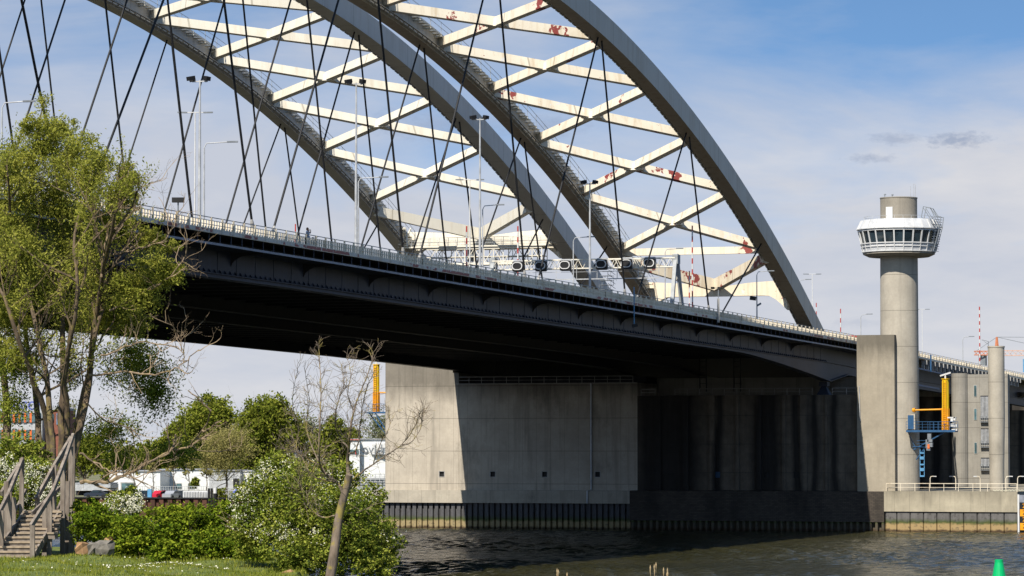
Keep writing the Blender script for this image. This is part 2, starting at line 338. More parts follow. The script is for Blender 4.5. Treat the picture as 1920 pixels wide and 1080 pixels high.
def solo(name, mb, mats, label=None, cat=None, group=None, kind=None, base=None):
    """a top-level thing that is one mesh"""
    if base is None:
        a = np.array(mb.v); base = (float(a[:, 0].mean()), float(a[:, 1].mean()), float(a[:, 2].min()))
    if kind == 'structure': base = (0, 0, 0)
    o = bpy.data.objects.new(name, mkmesh(name, mb, mats, base)); o.location = base; COL.objects.link(o)
    return tag(o, label, cat, group, kind)
def thing(name, label, cat, loc, group=None):
    o = bpy.data.objects.new(name, None); o.location = loc; o.empty_display_size = .3; COL.objects.link(o); o['_b'] = tuple(loc)
    return tag(o, label, cat, group)
def part(root, name, mb, mats, label=None, kind=None):
    """part given in world coordinates; root is a thing or a part of one"""
    r = root
    while r.parent: r = r.parent
    o = bpy.data.objects.new(name, mkmesh(name, mb, mats, r['_b'])); COL.objects.link(o); o.parent = root
    return tag(o, label, None, None, kind)
def dup(root, loc, label=None, rz=None):
    r = root.copy(); COL.objects.link(r); r.location = loc
    if label: r['label'] = label
    if rz is not None: r.rotation_euler = (0, 0, rz)
    for ch in list(root.children):
        c = ch.copy(); COL.objects.link(c); c.parent = r
        for g in ch.children: d = g.copy(); COL.objects.link(d); d.parent = c
    return r

# ------------------------------------------------------------ ground, water
def zd(x): return float(np.interp(x, [-330, -237, -193, -147, -84, 5.6, 47, 128, 260, 600], [29.4, 29.05, 28.75, 28.28, 27.75, 26.85, 25.75, 24.45, 22.0, 15.0]))
def water():
    sp, dv = .62, np.arange(170, 560, .5); lv = np.arange(-130, 130, .62); nd, nl = len(dv), len(lv)
    Dg, Lg = np.meshgrid(dv, lv, indexing='ij'); X = CX + FW.x * Dg + RT.x * Lg; Y = CY + FW.y * Dg + RT.y * Lg; Z = np.zeros_like(X); wr = np.random.default_rng(3)
    mod = 1 + .45 * np.sin(X * .043 + Y * .02) * np.cos(Y * .05 - X * .017) + .3 * np.sin(X * .11 - Y * .07)
    for i in range(34):
        lam = 1.3 * (4.6 / 1.3) ** wr.random(); a = wr.normal(2.6, .75); k = 2 * math.pi / lam; sl = .036 * wr.uniform(.6, 1.4); q = k * (X * math.cos(a) + Y * math.sin(a)) + wr.uniform(0, 6.28)
        Z += sl / k * (np.sin(q) + .25 * np.sin(2 * q + .6))
    ed = np.minimum(1, np.minimum(np.minimum(Dg - 170, 560 - Dg), np.minimum(Lg + 130, 130 - Lg)) / 12); Z = Z * mod * np.clip(ed, 0, 1)
    v = np.stack([X, Y, Z], -1).reshape(-1, 3); v = np.concatenate([v, [(-900, -2500, -.3), (9000, -2500, -.3), (9000, 2500, -.3), (-900, 2500, -.3)]])
    i = (np.arange(nd - 1)[:, None] * nl + np.arange(nl - 1)[None]).ravel(); f = np.stack([i, i + nl, i + nl + 1, i + 1], 1); f = np.concatenate([f, [[len(v) - 4, len(v) - 3, len(v) - 2, len(v) - 1]]])
    me = bpy.data.meshes.new('river_water'); me.vertices.add(len(v)); me.vertices.foreach_set('co', v.ravel()); me.loops.add(f.size); me.loops.foreach_set('vertex_index', f.ravel().astype(np.int32)); me.polygons.add(len(f)); me.polygons.foreach_set('loop_start', np.arange(0, f.size, 4, dtype=np.int32)); me.update(calc_edges=True)
    me.polygons.foreach_set('use_smooth', [True] * len(f)); me.materials.append(MATS['river_water']); o = bpy.data.objects.new('river_water', me); COL.objects.link(o); o['kind'] = 'structure'
water()
def sst(a, b, x): t = min(1, max(0, (x - a) / (b - a))); return t * t * (3 - 2 * t)
def ground_h(lat, D):
    edge = 122 - 40 * sst(-9.5, -3.0, lat) + 3 * math.sin(lat * .35)
    z = 7.85 + 1.7 * sst(45, 5, D)
    z += .10 * math.sin(lat * .9 + D * .3) * math.cos(D * .7) + .05 * math.sin(lat * 2.3 + D)
    if D > edge: z -= min((D - edge) * .42, 9.6)
    return z
mb = MB(); lats = list(np.concatenate([np.linspace(-320, -30, 20), np.linspace(-28, 30, 117), np.linspace(34, 320, 20)])); Ds = list(np.concatenate([np.linspace(-150, 60, 15), np.linspace(62, 150, 89), [160, 175]]))
for d in Ds:
    for la in lats:
        p = Vector((CX, CY, 0)) + FW * float(d) + RT * float(la); mb.v.append((p.x, p.y, ground_h(float(la), float(d))))
nl = len(lats)
for i in range(len(Ds) - 1):
    for j in range(nl - 1): mb.f.append((i * nl + j, i * nl + j + 1, (i + 1) * nl + j + 1, (i + 1) * nl + j)); mb.m.append(0)
mb.smooth = True
solo('grass_bank', mb, 'turf', kind='structure')
mb = MB(); mb.box(56, 8000, 27, 2500, -3, 3.0); mb.box(130, 8000, -2500, 27, -3, 3.02); solo('far_bank', mb, 'far_ground', kind='structure')

# ------------------------------------------------------------ the two arch bridges
LED = 1.05
def deck_parts(B, y0, y1, near, girders, name_hint):
    xs = [-325] + list(np.arange(-316, 1, 15.8)) + [12, 26, 40, 60, 90, 130, 180, 260]
    mb = MB(); rings = [[(x, y0 + .1, zd(x)), (x, y1 - .1, zd(x)), (x, y1 - .1, zd(x) - .3), (x, y0 + .1, zd(x) - .3)] for x in xs]; mb.sweep(rings)
    deck = part(B, 'deck', mb, 'asphalt')
    mb = MB()
    for ye, sg in ((y0, 1), (y1, -1)):
        mb.sweep([[(x, ye, zd(x) + .07), (x, ye + .22 * sg, zd(x) + .07), (x, ye + .22 * sg, zd(x) - .30), (x, ye, zd(x) - .30)] for x in xs])
    part(B, 'edge_beam', mb, 'rail_beige')
    if near:
        mb = MB()
        xe = list(np.arange(-317, 120, 4)); mb.sweep([[(x, y0 - .012, zd(x) + .0), (x, y0 + .01, zd(x) + .0), (x, y0 + .01, zd(x) - .26), (x, y0 - .012, zd(x) - .26)] for x in xe])
        part(B, 'edge_plate', mb, 'plate_rusty')
    # railing: slats, posts, thin top rail
    for ye, sg in ((y0, 1), (y1, -1)):
        mb = MB()
        for x in np.arange(-317, 210, .52 if near and sg > 0 else 1.04): mb.box(x, x + .1, ye + .05, ye + .19, zd(x) + .08, zd(x) + .66)
        mb.mi = 1
        mb.sweep([[(x, ye + .03, zd(x) + .97), (x, ye + .09, zd(x) + .97), (x, ye + .09, zd(x) + .91), (x, ye + .03, zd(x) + .91)] for x in xs])
        mb.mi = 0
        for zz in (.66, .34): mb.sweep([[(x, ye + .02, zd(x) + zz + .05), (x, ye + .06, zd(x) + zz + .05), (x, ye + .06, zd(x) + zz), (x, ye + .02, zd(x) + zz)] for x in xs])
        for x in np.arange(-317, 210, 2.2): mb.box(x, x + .10, ye - .02, ye + .12, zd(x) - .1, zd(x) + .95)
        part(B, 'railing', mb, ['rail_beige', 'rail_grey'])
    mb = MB()       # crash barriers along the carriageway
    for yb in (y0 + 4.6 if near else y0 + 1.2, y1 - 1.0):
        mb.sweep([[(x, yb, zd(x) + .75), (x, yb + .18, zd(x) + .75), (x, yb + .18, zd(x) + .42), (x, yb, zd(x) + .42)] for x in xs])
        for x in np.arange(-316, 200, 4.): mb.box(x, x + .12, yb + .04, yb + .16, zd(x), zd(x) + .5)
    part(B, 'crash_barrier', mb, 'rail_beige')
    # girders
    for gi, gy in enumerate(girders):
        mb = MB()
        xg = list(np.arange(-325, -48, 7.9)) + list(np.arange(-47, 1, 4.0)) + [1, 12, 30, 60, 100, 140, 180, 258]
        def dep(x):
            if x < -49: return 3.25
            if x > 1: return 4.2
            t = (x + 49) / 50; return 3.25 + 2.3 * t ** 1.35 if gi == 0 and near else 3.25 + .3 * t
        mb.sweep([[(x, gy - .28, zd(x) - .3), (x, gy + .28, zd(x) - .3), (x, gy + .28, zd(x) - dep(x)), (x, gy - .28, zd(x) - dep(x))] for x in xg])
        mb.sweep([[(x, gy - .62, zd(x) - dep(x) + .0), (x, gy + .62, zd(x) - dep(x)), (x, gy + .62, zd(x) - dep(x) - .12), (x, gy - .62, zd(x) - dep(x) - .12)] for x in xg])
        if gi == 0 and near:
            mb.sweep([[(x, gy - .5, zd(x) - 2.95), (x, gy - .283, zd(x) - 2.95), (x, gy - .283, zd(x) - 3.03), (x, gy - .5, zd(x) - 3.03)] for x in xg])
            for x in np.arange(-260, 0, 1.07): mb.prism([(x, gy - .283, zd(x) - 2.95), (x, gy - .52, zd(x) - 2.95), (x, gy - .283, zd(x) - 2.62)], (.07, 0, 0))
            for x in np.arange(-252.8, 0, 3.95): mb.box(x, x + .05, gy - .31, gy - .283, zd(x) - 2.9, zd(x) - .4)
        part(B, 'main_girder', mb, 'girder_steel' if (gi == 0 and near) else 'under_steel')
    # floor beams under the deck, one object each
    yb0, yb1 = girders[0] + .3, girders[-1] - .3
    first = None
    for i, x in enumerate(np.arange(-252.8, 1, 5.27)):
        z = zd(x) - .3
        mb = MB(); mb.box(x - .1, x + .1, yb0, yb1, z - 1.9, z); mb.box(x - .3, x + .3, yb0, yb1, z - 2.0, z - 1.9)
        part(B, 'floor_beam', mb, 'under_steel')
    mb = MB()
    for y in np.arange(yb0 + 2, yb1 - 1, 2.6): mb.sweep([[(x, y - .12, zd(x) - .3), (x, y + .12, zd(x) - .3), (x, y + .12, zd(x) - .85), (x, y - .12, zd(x) - .85)] for x in xs[:22]])
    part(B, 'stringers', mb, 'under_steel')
    if near:
        mb = MB()                                            # service walkway slung under the deck edge
        mb.sweep([[(x, y0 + .35, zd(x) - LED), (x, -1.3, zd(x) - LED), (x, -1.3, zd(x) - LED - .06), (x, y0 + .35, zd(x) - LED - .06)] for x in xs[:24]])
        for x in np.arange(-317, 5, 2.2): mb.box(x, x + .07, y0 + .22, y0 + .30, zd(x) - LED, zd(x) - .3)
        mb.mi = 1
        mb.sweep([[(x, y0 + .2, zd(x) - LED + .05), (x, y0 + .34, zd(x) - LED + .05), (x, y0 + .34, zd(x) - LED - .13), (x, y0 + .2, zd(x) - LED - .13)] for x in xs[:24]])
        part(B, 'service_walkway', mb, ['girder_steel', 'ledge_steel'])
        prof = [(y0 + .5, 1.12), (-1.1, 1.12), (-1.1, 2.25), (-1.25, 1.9), (-1.6, 1.6), (-2.1, 1.38), (y0 + .5, 1.25)]
        for k in range(18):
            x = -21 - 15.8 * k; part(B, 'knee_bracket', MB().prism([(x, y, zd(x) - d) for y, d in prof], (.1, 0, 0)), 'under_steel')
    return deck
def rib(B, z, y0, y1, inner, mat, foot):
    """box rib between y0 and y1; inner = +1 if the walkway is on the +Y face"""
    dz0, dz1 = -.85, 1.75
    ss = list(np.linspace(foot, 322 - 2 * 0, 90)); mb = MB()
    def sl(s): return (z(s + .5) - z(s - .5))
    rings = []
    for s in ss:
        c = math.hypot(1, sl(s)); zl = zd(-s) - .25; zb_, zt_ = max(z(s) + dz0 * c, zl), max(z(s) + dz1 * c, zl + .02); rings.append([(-s, y0, zb_), (-s, y1, zb_), (-s, y1, zt_), (-s, y0, zt_)])
    mb.sweep(rings)
    yi = y1 if inner > 0 else y0
    for dd in (dz0 + .25, dz0 + .75):                       # pipes / ledges running up the inner web
        mb.sweep([[(-s, yi, z(s) + dd), (-s, yi + inner * .14, z(s) + dd), (-s, yi + inner * .14, z(s) + dd + .1), (-s, yi, z(s) + dd + .1)] for s in ss if z(s) + dd > zd(-s)])
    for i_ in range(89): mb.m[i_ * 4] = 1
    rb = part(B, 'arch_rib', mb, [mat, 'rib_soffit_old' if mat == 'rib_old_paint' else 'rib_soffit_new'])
    m2 = MB()                                                # stepped maintenance walkway with hand rails on the inner face
    for s in np.arange(foot + 3, 200, 1.15):
        zz = z(s) + 1.0; m2.box(-s - .6, -s + .5, yi + inner * .02, yi + inner * .78, zz, zz + .06)
    for s in np.arange(foot + 3, 200, 3.45):
        zz = z(s) + .95; m2.beam((-s, yi, zz - .25), (-s, yi + inner * .85, zz - .1), .22, .16)
    m2.mi = 1
    for s in np.arange(foot + 3, 200, 3.45): m2.beam((-s, yi + inner * .8, z(s) + 1.0), (-s, yi + inner * .8, z(s) + 2.45), .045, .045, Vector((1, 0, 0)))
    sw = list(np.linspace(foot + 3, 200, 50))
    for h in (1.75, 2.4): m2.sweep([[(-s, yi + inner * .78, z(s) + h), (-s, yi + inner * .82, z(s) + h), (-s, yi + inner * .82, z(s) + h + .045), (-s, yi + inner * .78, z(s) + h + .045)] for s in sw])
    part(rb, 'rib_walkway', m2, ['cream_paint', 'rail_grey'])
    m3 = MB()
    for q in np.arange(foot + 4, 250, 1.5):
        if z(q) - .75 > zd(-q): m3.beam((-q, yi + inner * .42, z(q) - .62), (-q - 1.12, yi + inner * .42, z(q + 1.12) - .62), .16, .2)
    m3.sweep([[(-q, yi + inner * .02, z(q) - .45), (-q, yi + inner * .62, z(q) - .45), (-q, yi + inner * .62, z(q) - .38), (-q, yi + inner * .02, z(q) - .38)] for q in ss if z(q) - .75 > zd(-q)])
    part(rb, 'inspection_rail', m3, mat)
    return rb
def bridge(label, base, near, ribs, z, x6, p, nnode, girders, ymin, ymax, mat_rib, mat_brace, anchors, group):
    B = thing('arch_bridge', label, 'bridge', base)
    deck_parts(B, ymin, ymax, near, girders, '')
    (a0, a1), (b0, b1) = ribs                                # near rib Y range, far rib Y range
    foot = -1.5 if near else -9
    for (u, v), inn in zip(ribs, (1, -1)): rib(B, z, u, v, inn, mat_rib, foot)
    ya, yb = a1, b0
    xs = [x6 - k * p for k in range(nnode)]
    for k in range(nnode - 1):                               # X bracing between neighbouring panel points
        xa, xb = xs[k], xs[k + 1]; za, zb = z(-xa), z(-xb)
        mb = MB(); cen = Vector(((xa + xb) / 2, (ya + yb) / 2, (za + zb) / 2)); off = .55
        n = Vector((za - zb, 0, xb - xa)); n = n.normalized() if n.z > 0 else -n.normalized()
        for (p1, p2) in (((xa - off, ya, za + .2), (xb + off, yb, zb - .1)), ((xb + off, ya, zb - .1), (xa - off, yb, za + .2))):
            p1 = Vector(p1) + n * .35; p2 = Vector(p2) + n * .35; c = cen + n * .35
            mb.beam(p1, c, .75, 1.05, n, h2=1.05); mb.beam(c, p2, .75, 1.05, n)
        mb.prism([cen + n * -.14 + Vector(v) for v in ((-.62, -1.2, 0), (.62, -1.2, 0), (.62, 1.2, 0), (-.62, 1.2, 0))], n * .86)
        part(B, 'cross_brace', mb, mat_brace)
    # end frame: strut, knee braces, portal beam with arched soffit
    xa = xs[0]; za = z(-xa)
    if near:
        mb = MB(); mb.beam((xa + .5, ya, za + .2), (xa + .5, yb, za + .2), .7, .95, part_up); part(B, 'end_strut', mb, mat_brace)
    xp = xa + 13.3 if near else xa + 15; zp = z(-xp) + (0.6 if near else 1.0); mid = Vector((xp - 1.5, (ya + yb) / 2, zp + .9))
    for yy in (ya, yb): part(B, 'knee_brace', MB().beam((xa + 1.2, yy, za - .9), mid, .9, 1.3, h2=1.6), 'portal_peeling' if near else mat_brace)
    mb = MB(); t = np.linspace(0, 1, 25); top = []; bot = []
    for q in t:
        y = ya + (yb - ya) * q; e = abs(q - .5) * 2; tz = zp + 1.0 + .55 * e; bz = zp - .55 - 1.9 * max(0, e - .72) ** 1.5 * 9 * .8
        if e < .45: tz -= .25 * math.cos(e / .45 * math.pi / 2)
        top.append((xp - .5, y, tz)); bot.append((xp - .5, y, bz))
    mb.prism(top + bot[::-1], (1.3, 0, 0)); part(B, 'portal_beam', mb, 'portal_peeling' if near else mat_brace)
    # hangers
    for (u, v) in ribs:
        yc = (u + v) / 2
        for a in anchors:
            za = z(a) - .75
            for k, (dx, dd) in enumerate(((10, .6), (-23, -.6))):
                if a < 40 and k == 0: continue
                p1 = Vector((-a + dd, yc, za + (.2 if dd < 0 else -.2))); xf = -a + dx; p2 = Vector((xf, yc, zd(xf)))
                dirv = (p1 - p2).normalized(); q = p2 + dirv * 2.2
                h = part(B, 'hanger_cable', MB().tube([p1, q], .105, 6), 'cable_black')
                part(h, 'cable_socket', MB().tube([p2, q - dirv * .3, q], [.2, .17, .1], 8), 'socket_grey')
    return B
part_up = Vector((0, 0, 1))
z1 = lambda s: -1.508e-3 * s * s + .48034 * s + 24.38
z2 = lambda s: 55.55 + .234 * (s - 71.6) - .00152 * (s - 71.6) ** 2
BA = bridge('nearer steel arch bridge with peeling cream bracing, dark girder and slatted railing above the river', (0, 10, zd(0)), True, ((-1.7, 0), (19.72, 21.3)), z1, -31.5, 17.83, 8,
            (-.8, 20.5), -4.6, 25.2, 'rib_old_paint', 'cream_peeling', [35, 71, 107, 143, 179, 215, 251], '')
BB = bridge('farther steel arch bridge with smooth unpeeled cream bracing behind the peeling one', (0, 44, zd(0)), False, ((29.9, 31.93), (54.2, 55.7)), z2, -35.9, 17.83, 8,
            (30.9, 55.2), 25.23, 55.7, 'rib_grey_paint', 'cream_paint', [31, 66, 101, 136, 171, 206, 241], '')

# ------------------------------------------------------------ bridge piers
def rail(mb, p, q, h=1.05, n=None, r=.035, mid=1):
    p = Vector(p); q = Vector(q); ln = (q - p).length; n = n or max(1, round(ln / 1.9)); u = Vector((0, 0, h))
    for i in range(n + 1):
        a = p + (q - p) * i / n; mb.beam(a, a + u, r * 1.6, r * 1.6, Vector((1, 0, 0)))
    mb.beam(p + u, q + u, r * 2, r * 2)
    for k in range(mid): mb.beam(p + u * (k + 1) / (mid + 1), q + u * (k + 1) / (mid + 1), r * 1.3, r * 1.3)
def sheet(mb, y0, y1, x, z0, z1, per=.87, dep=.38, duty=.62):
    ys = []; y = y0
    prof = []
    while y < y1 - .01:
        e = min(y + per, y1); w = (e - y)
        prof += [(y, x), (y + w * duty, x), (y + w * (duty + .06), x + dep), (y + w * .94, x + dep)]; y = e
    prof.append((y1, x))
    vs = [(px, py, z0) for py, px in prof] + [(px, py, z1) for py, px in prof]; n = len(prof)
    mb.add(vs, [(i, i + 1, n + i + 1, n + i) for i in range(n - 1)])
def niche_wall(mb, x0, x1, y0, y1, z0, z1, holes, hs=.42):
    """wall slab whose -X face has square recesses"""
    zc = 7.95; ys = [y0]
    for h in sorted(holes):
        mb.box(x0, x1, ys[-1], h - hs, zc - hs, zc + hs); ys.append(h + hs)
        mb.box(x0 + .35, x1, h - hs, h + hs, zc - hs, zc + hs)
    mb.box(x0, x1, ys[-1], y1, zc - hs, zc + hs); mb.box(x0, x1, y0, y1, z0, zc - hs); mb.box(x0, x1, y0, y1, zc + hs, z1)
def yof(x, X): return P(x, 540, X=X).y
PN = thing('bridge_pier', 'pale concrete river pier with sheet pile skirt, carrying the farther arch bridge', 'bridge pier', (8, 46, 0))
hol = [yof(x, 1.5) for x in (829, 924, 1021, 1120)]
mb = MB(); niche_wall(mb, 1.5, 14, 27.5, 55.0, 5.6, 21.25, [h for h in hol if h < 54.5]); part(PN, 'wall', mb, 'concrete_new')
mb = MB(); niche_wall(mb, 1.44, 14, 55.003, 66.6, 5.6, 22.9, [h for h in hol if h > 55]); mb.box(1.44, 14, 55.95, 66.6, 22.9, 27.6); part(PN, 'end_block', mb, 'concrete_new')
mb = MB(); mb.box(-.5, 15, 28.1, 68.0, 3.75, 5.6); part(PN, 'plinth', mb, 'concrete_plinth')
mb = MB(); sheet(mb, 28.1, 68.0, -.05, -2, 3.74); mb.box(.4, 14.8, 28.2, 67.9, -2, 3.7); part(PN, 'sheet_piling', mb, 'pile_steel')
for h in hol:
    mb = MB(); x = 1.5 if h < 55 else 1.44
    for s in (-1, 1): mb.box(x - .04, x + .1, h + s * .42 - .05, h + s * .42 + .05, 7.5, 8.4); mb.box(x - .035, x + .1, h - .40, h + .40, 7.95 + s * .42 - .05, 7.95 + s * .42 + .05)
    f = part(PN, 'vent_opening', mb, 'socket_grey'); part(f, 'vent_panel', MB().box(x + .25, x + .3, h - .4, h + .4, 7.55, 8.35), 'black_matt')
mb = MB(); rail(mb, (1.62, 28.2, 21.25), (1.62, 55.4, 21.25), 1.0); mb.box(1.3, 1.7, 27.6, 55.5, 21.2, 21.28); part(PN, 'railing', mb, 'socket_grey')
yp = yof(1108, 1.3); part(PN, 'drain_pipe', MB().tube([(1.3, yp, 21.2), (1.3, yp, 5.75), (-.62, yp, 5.5), (-.62, yp, 3.8)], .13, 8), 'galvanised')
PO = thing('bridge_pier', 'sooty dark ribbed concrete pier on a brick base, carrying the nearer peeling arch bridge', 'bridge pier', (8, 10, 0))
hol2 = [yof(x, 1.5) for x in (1344, 1437, 1492)]
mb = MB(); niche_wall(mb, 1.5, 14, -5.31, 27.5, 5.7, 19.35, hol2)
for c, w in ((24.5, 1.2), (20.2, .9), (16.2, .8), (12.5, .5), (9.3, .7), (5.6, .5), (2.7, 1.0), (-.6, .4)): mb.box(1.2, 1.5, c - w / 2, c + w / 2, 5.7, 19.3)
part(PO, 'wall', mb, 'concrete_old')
mb = MB(); mb.box(-.45, 15, -9.3, 28.08, 1.35, 5.65); part(PO, 'brick_base', mb, 'plinth_brick')
mb = MB()
for y in np.arange(-9.1, 28, .92): mb.tube([(-.2, y, -2), (-.2, y, 1.34)], .22, 8)
mb.box(.3, 14.5, -9.2, 28, -2, 1.33); part(PO, 'timber_piles', mb, 'pile_timber')
for h in hol2: part(PO, 'vent_panel', MB().box(1.7, 1.76, h - .42, h + .42, 7.53, 8.37), 'blue_steel' if h == hol2[0] else 'black_matt')
mb = MB(); ya, yb = yof(1265, 1.6), yof(1522, 1.6); rail(mb, (1.6, yb, 19.35), (1.6, ya, 19.35), .95); rail(mb, (1.6, yof(1612, 1.6), 19.35), (1.6, yof(1560, 1.6), 19.35), .95); rail(mb, (1.6, yof(1228, 1.6), 19.35), (1.6, yof(1202, 1.6), 19.35), .95)
part(PO, 'railing', mb, 'socket_grey')
yb = yof(1545, 3); mb = MB(); mb.add([(2, yb - .9, 19.36), (2, yb + .9, 19.36), (3.8, yb + .9, 19.36), (3.8, yb - .9, 19.36), (2.5, yb - .3, 20.6), (2.5, yb + .3, 20.6), (3.3, yb + .3, 20.6), (3.3, yb - .3, 20.6)], [(0, 1, 2, 3), (4, 5, 6, 7), (0, 1, 5, 4), (1, 2, 6, 5), (2, 3, 7, 6), (3, 0, 4, 7)])
mb.box(2.2, 3.6, yb - .6, yb + .6, 20.6, 21.2); part(PO, 'bearing', mb, 'girder_steel')
for y in (yof(938, 9), yof(1318, 9), yof(1382, 9)):
    mb = MB()
    for yy in (-.5, .5): mb.box(8.9, 9.1, y + yy - .06, y + yy + .06, 20, zd(5) - .4)
    for k in range(7): mb.box(8.95, 9.05, y - .45, y + .45, 20.4 + k * .8, 20.46 + k * .8)
    part(PO, 'access_ladder', mb, 'under_steel')
part(PO, 'end_block', MB().box(.25, 1.45, -10.75, -5.33, 5.66, 27.75), 'concrete_block')
mb = MB(); yq = yof(1613, 1.2); mb.tube([(.12, yq, 20.5), (.12, yq - .1, 16.5), (.12, yq - .15, 15.6)], .06, 6); part(PO, 'cable_duct', mb, 'galvanised')
part(PO, 'sky_block_wall', MB().box(12, 13.9, -3.5, 27.4, 19.4, zd(12) - 4.6), 'concrete_building')  # added walls behind both piers, blocking sky so the gap stays dark
part(PN, 'sky_block_wall', MB().box(12, 13.9, 27.6, 55.9, 21.26, zd(12) - 4.6), 'concrete_building')
part(PN, 'cross_head', MB().box(6, 11.9, 27.6, 55.9, 21.26, 22.2), 'under_steel')
# ------------------------------------------------------------ quay, control tower, free-standing column
Q = thing('quay', 'low sunlit concrete quay with piled face in the river, below the control tower', 'quay', (10, -19, 0))
part(Q, 'coping', MB().box(-.5, 118, -28.2, -9.31, 2.85, 5.7), 'concrete_quay')
mb = MB(); sheet(mb, -28.1, -9.4, -.3, -2, 2.9, 1.9, .3, .9); mb.box(0, 117.5, -28.1, -9.45, -2, 2.8); part(Q, 'sheet_piling', mb, 'pile_quay')
mb = MB(); rail(mb, (-.3, -28.1, 5.7), (-.3, -9.6, 5.7), 1.1, 9, .04); part(Q, 'railing', mb, 'rail_beige')
mb = MB(); mb.tube([(-.2, yof(1680 + k * 1.2, 0), 5.78 + (.16 if k % 5 == 0 else 0) + .05 * (k % 3)) for k in range(150, 225)], .05, 5); tag(solo('mooring_rope', mb, 'flower_white'), 'loose white rope lying along the quay edge by the round column', 'rope')
Tc = P(1688, 921, X=4.15); TY = Tc.y
T = thing('control_tower', 'round concrete control tower with white faceted glazed cab, on the quay', 'tower', (4.15, TY, 5.7))
part(T, 'shaft', MB().lathe((4.15, TY, 5.7), [(2.78, 0), (2.66, 34.2)], 48), 'concrete_tower')
def tz(y): return P(1688, y, X=4.15).z
Rm = 5.85; nf = 26; a0 = math.atan2(CY - TY, CX - 4.15) + math.pi / nf
def ring(r, z): return [(4.15 + r * math.cos(a0 + 2 * math.pi * k / nf), TY + r * math.sin(a0 + 2 * math.pi * k / nf), z) for k in range(nf)]
mb = MB(); mb.sweep([ring(4.35, tz(482)), ring(5.1, tz(477.5)), ring(5.1, tz(473.5)), ring(2.6, tz(473.5))]); part(T, 'cab_base', mb, 'concrete_top')
mb = MB(); mb.sweep([ring(5.12, tz(473.4)), ring(5.34, tz(458)), ring(4.6, tz(458))]); mb.sweep([ring(5.76, tz(433.4)), ring(5.94, tz(430.6)), ring(5.3, tz(414)), ring(4.9, tz(413)), ring(2.6, tz(412))])
C_ = part(T, 'cab_cladding', mb, 'cab_white')
mb = MB(); mb.sweep([ring(5.27, tz(457.4)), ring(5.66, tz(433))]); cg = part(T, 'cab_glazing', mb, 'window_glass')
mb = MB()
for k in range(nf):
    for (r1, y1_, r2, y2_, w) in ((5.38, 457.4, 5.80, 433.4, .2), (5.17, 473, 5.40, 458, .10), (5.98, 430.6, 5.36, 414, .14)):
        a = a0 + 2 * math.pi * k / nf; mb.beam((4.15 + r1 * math.cos(a), TY + r1 * math.sin(a), tz(y1_)), (4.15 + r2 * math.cos(a), TY + r2 * math.sin(a), tz(y2_)), w, .12, Vector((math.cos(a), math.sin(a), 0)))
for r, y in ((5.42, 458), (5.30, 464), (5.80, 434.2), (5.96, 430.8), (5.2, 473)):
    q = ring(r, tz(y))
    for k in range(nf): mb.beam(q[k], q[(k + 1) % nf], .1, .13)
part(T, 'cab_mullions', mb, 'white_paint')
mb = MB(); q = ring(4.95, tz(413)); q2 = ring(4.95, tz(407.5))
for k in range(nf): mb.beam(q2[k], q2[(k + 1) % nf], .04, .04); mb.beam(q[k], q2[k], .04, .04)
part(T, 'roof_rail', mb, 'galvanised')
part(T, 'lift_housing', MB().lathe((4.15, TY, 0), [(2.62, tz(412.5)), (2.62, tz(372.5)), (2.68, tz(372.5)), (2.68, tz(370.8))], 48), 'concrete_top')
dr = P(1668, 400, X=1.6); mb = MB(); mb.box(1.35, 1.95, dr.y - .48, dr.y + .48, tz(411), tz(390)); part(T, 'roof_door', mb, 'white_paint')
mb = MB(); py = P(1746, 430, X=3.0).y; pz = [tz(y) for y in (393, 410, 430, 473)]
for dx in (-1.0, .9):
    for (ya_, za_), (yb_, zb_) in (((py + 1.2, pz[1]), (py + .9, pz[0] + .2)), ((py + .9, pz[0] + .2), (py - .1, pz[0])), ((py - .1, pz[0]), (py - .9, pz[1] + .1)), ((py - .9, pz[1] + .1), (py - 1.6, pz[1])), ((py - 1.6, pz[1]), (py - 1.4, pz[2])), ((py + 1.2, pz[1]), (py - 1.4, pz[2])), ((py - 1.4, pz[2]), (py - .5, pz[3])), ((py - .1, pz[0]), (py - 1.4, pz[2])), ((py + .3, pz[2]), (py + .9, pz[3])), ((py + .9, pz[0]), (py - .9, pz[2]))):
        mb.beam((3.0 + dx, ya_, za_), (3.0 + dx, yb_, zb_), .09, .09, Vector((1, 0, 0)))
for k in range(15):
    t_ = k / 14; z_ = pz[3] + (pz[1] - pz[3]) * t_; y_ = py - .6 - .6 * t_; mb.beam((2.0, y_ + .5, z_), (3.9, y_ - .25, z_), .07, .07)
part(T, 'escape_stair', mb, 'grey_metal')
mb = MB()
for x, y in ((1659, 365), (1673, 366)): b_ = P(x, 371, X=4.15); mb.tube([(4.15, b_.y, tz(372)), (4.15, b_.y, tz(y))], .05, 5); mb.box(4.05, 4.3, b_.y - .15, b_.y + .12, tz(y), tz(y) + .15)
part(T, 'roof_camera', mb, 'grey_metal')
for x, y in ((1707, 350), (1713.5, 345), (1716.5, 346)): b_ = P(x, 371, X=4.15); part(T, 'antenna', MB().tube([(4.15, b_.y, tz(372)), (4.15, b_.y, tz(y))], .035, 5), 'galvanised')
bx = P(1709, 791, X=1.9); mb = MB(); mb.box(1.45, 2.3, bx.y - .62, bx.y + .62, P(1709, 805, X=1.6).z, P(1709, 776, X=1.6).z); part(T, 'door_frame', mb, 'concrete_tower')
mb = MB(); mb.box(1.42, 1.5, bx.y - .42, bx.y + .42, P(1709, 804.5, X=1.6).z, P(1709, 778.5, X=1.6).z); part(T, 'tower_door', mb, 'blue_steel')
cc = P(1869.5, 921, Z=5.7); cz = P(1869, 649, X=cc.x).z
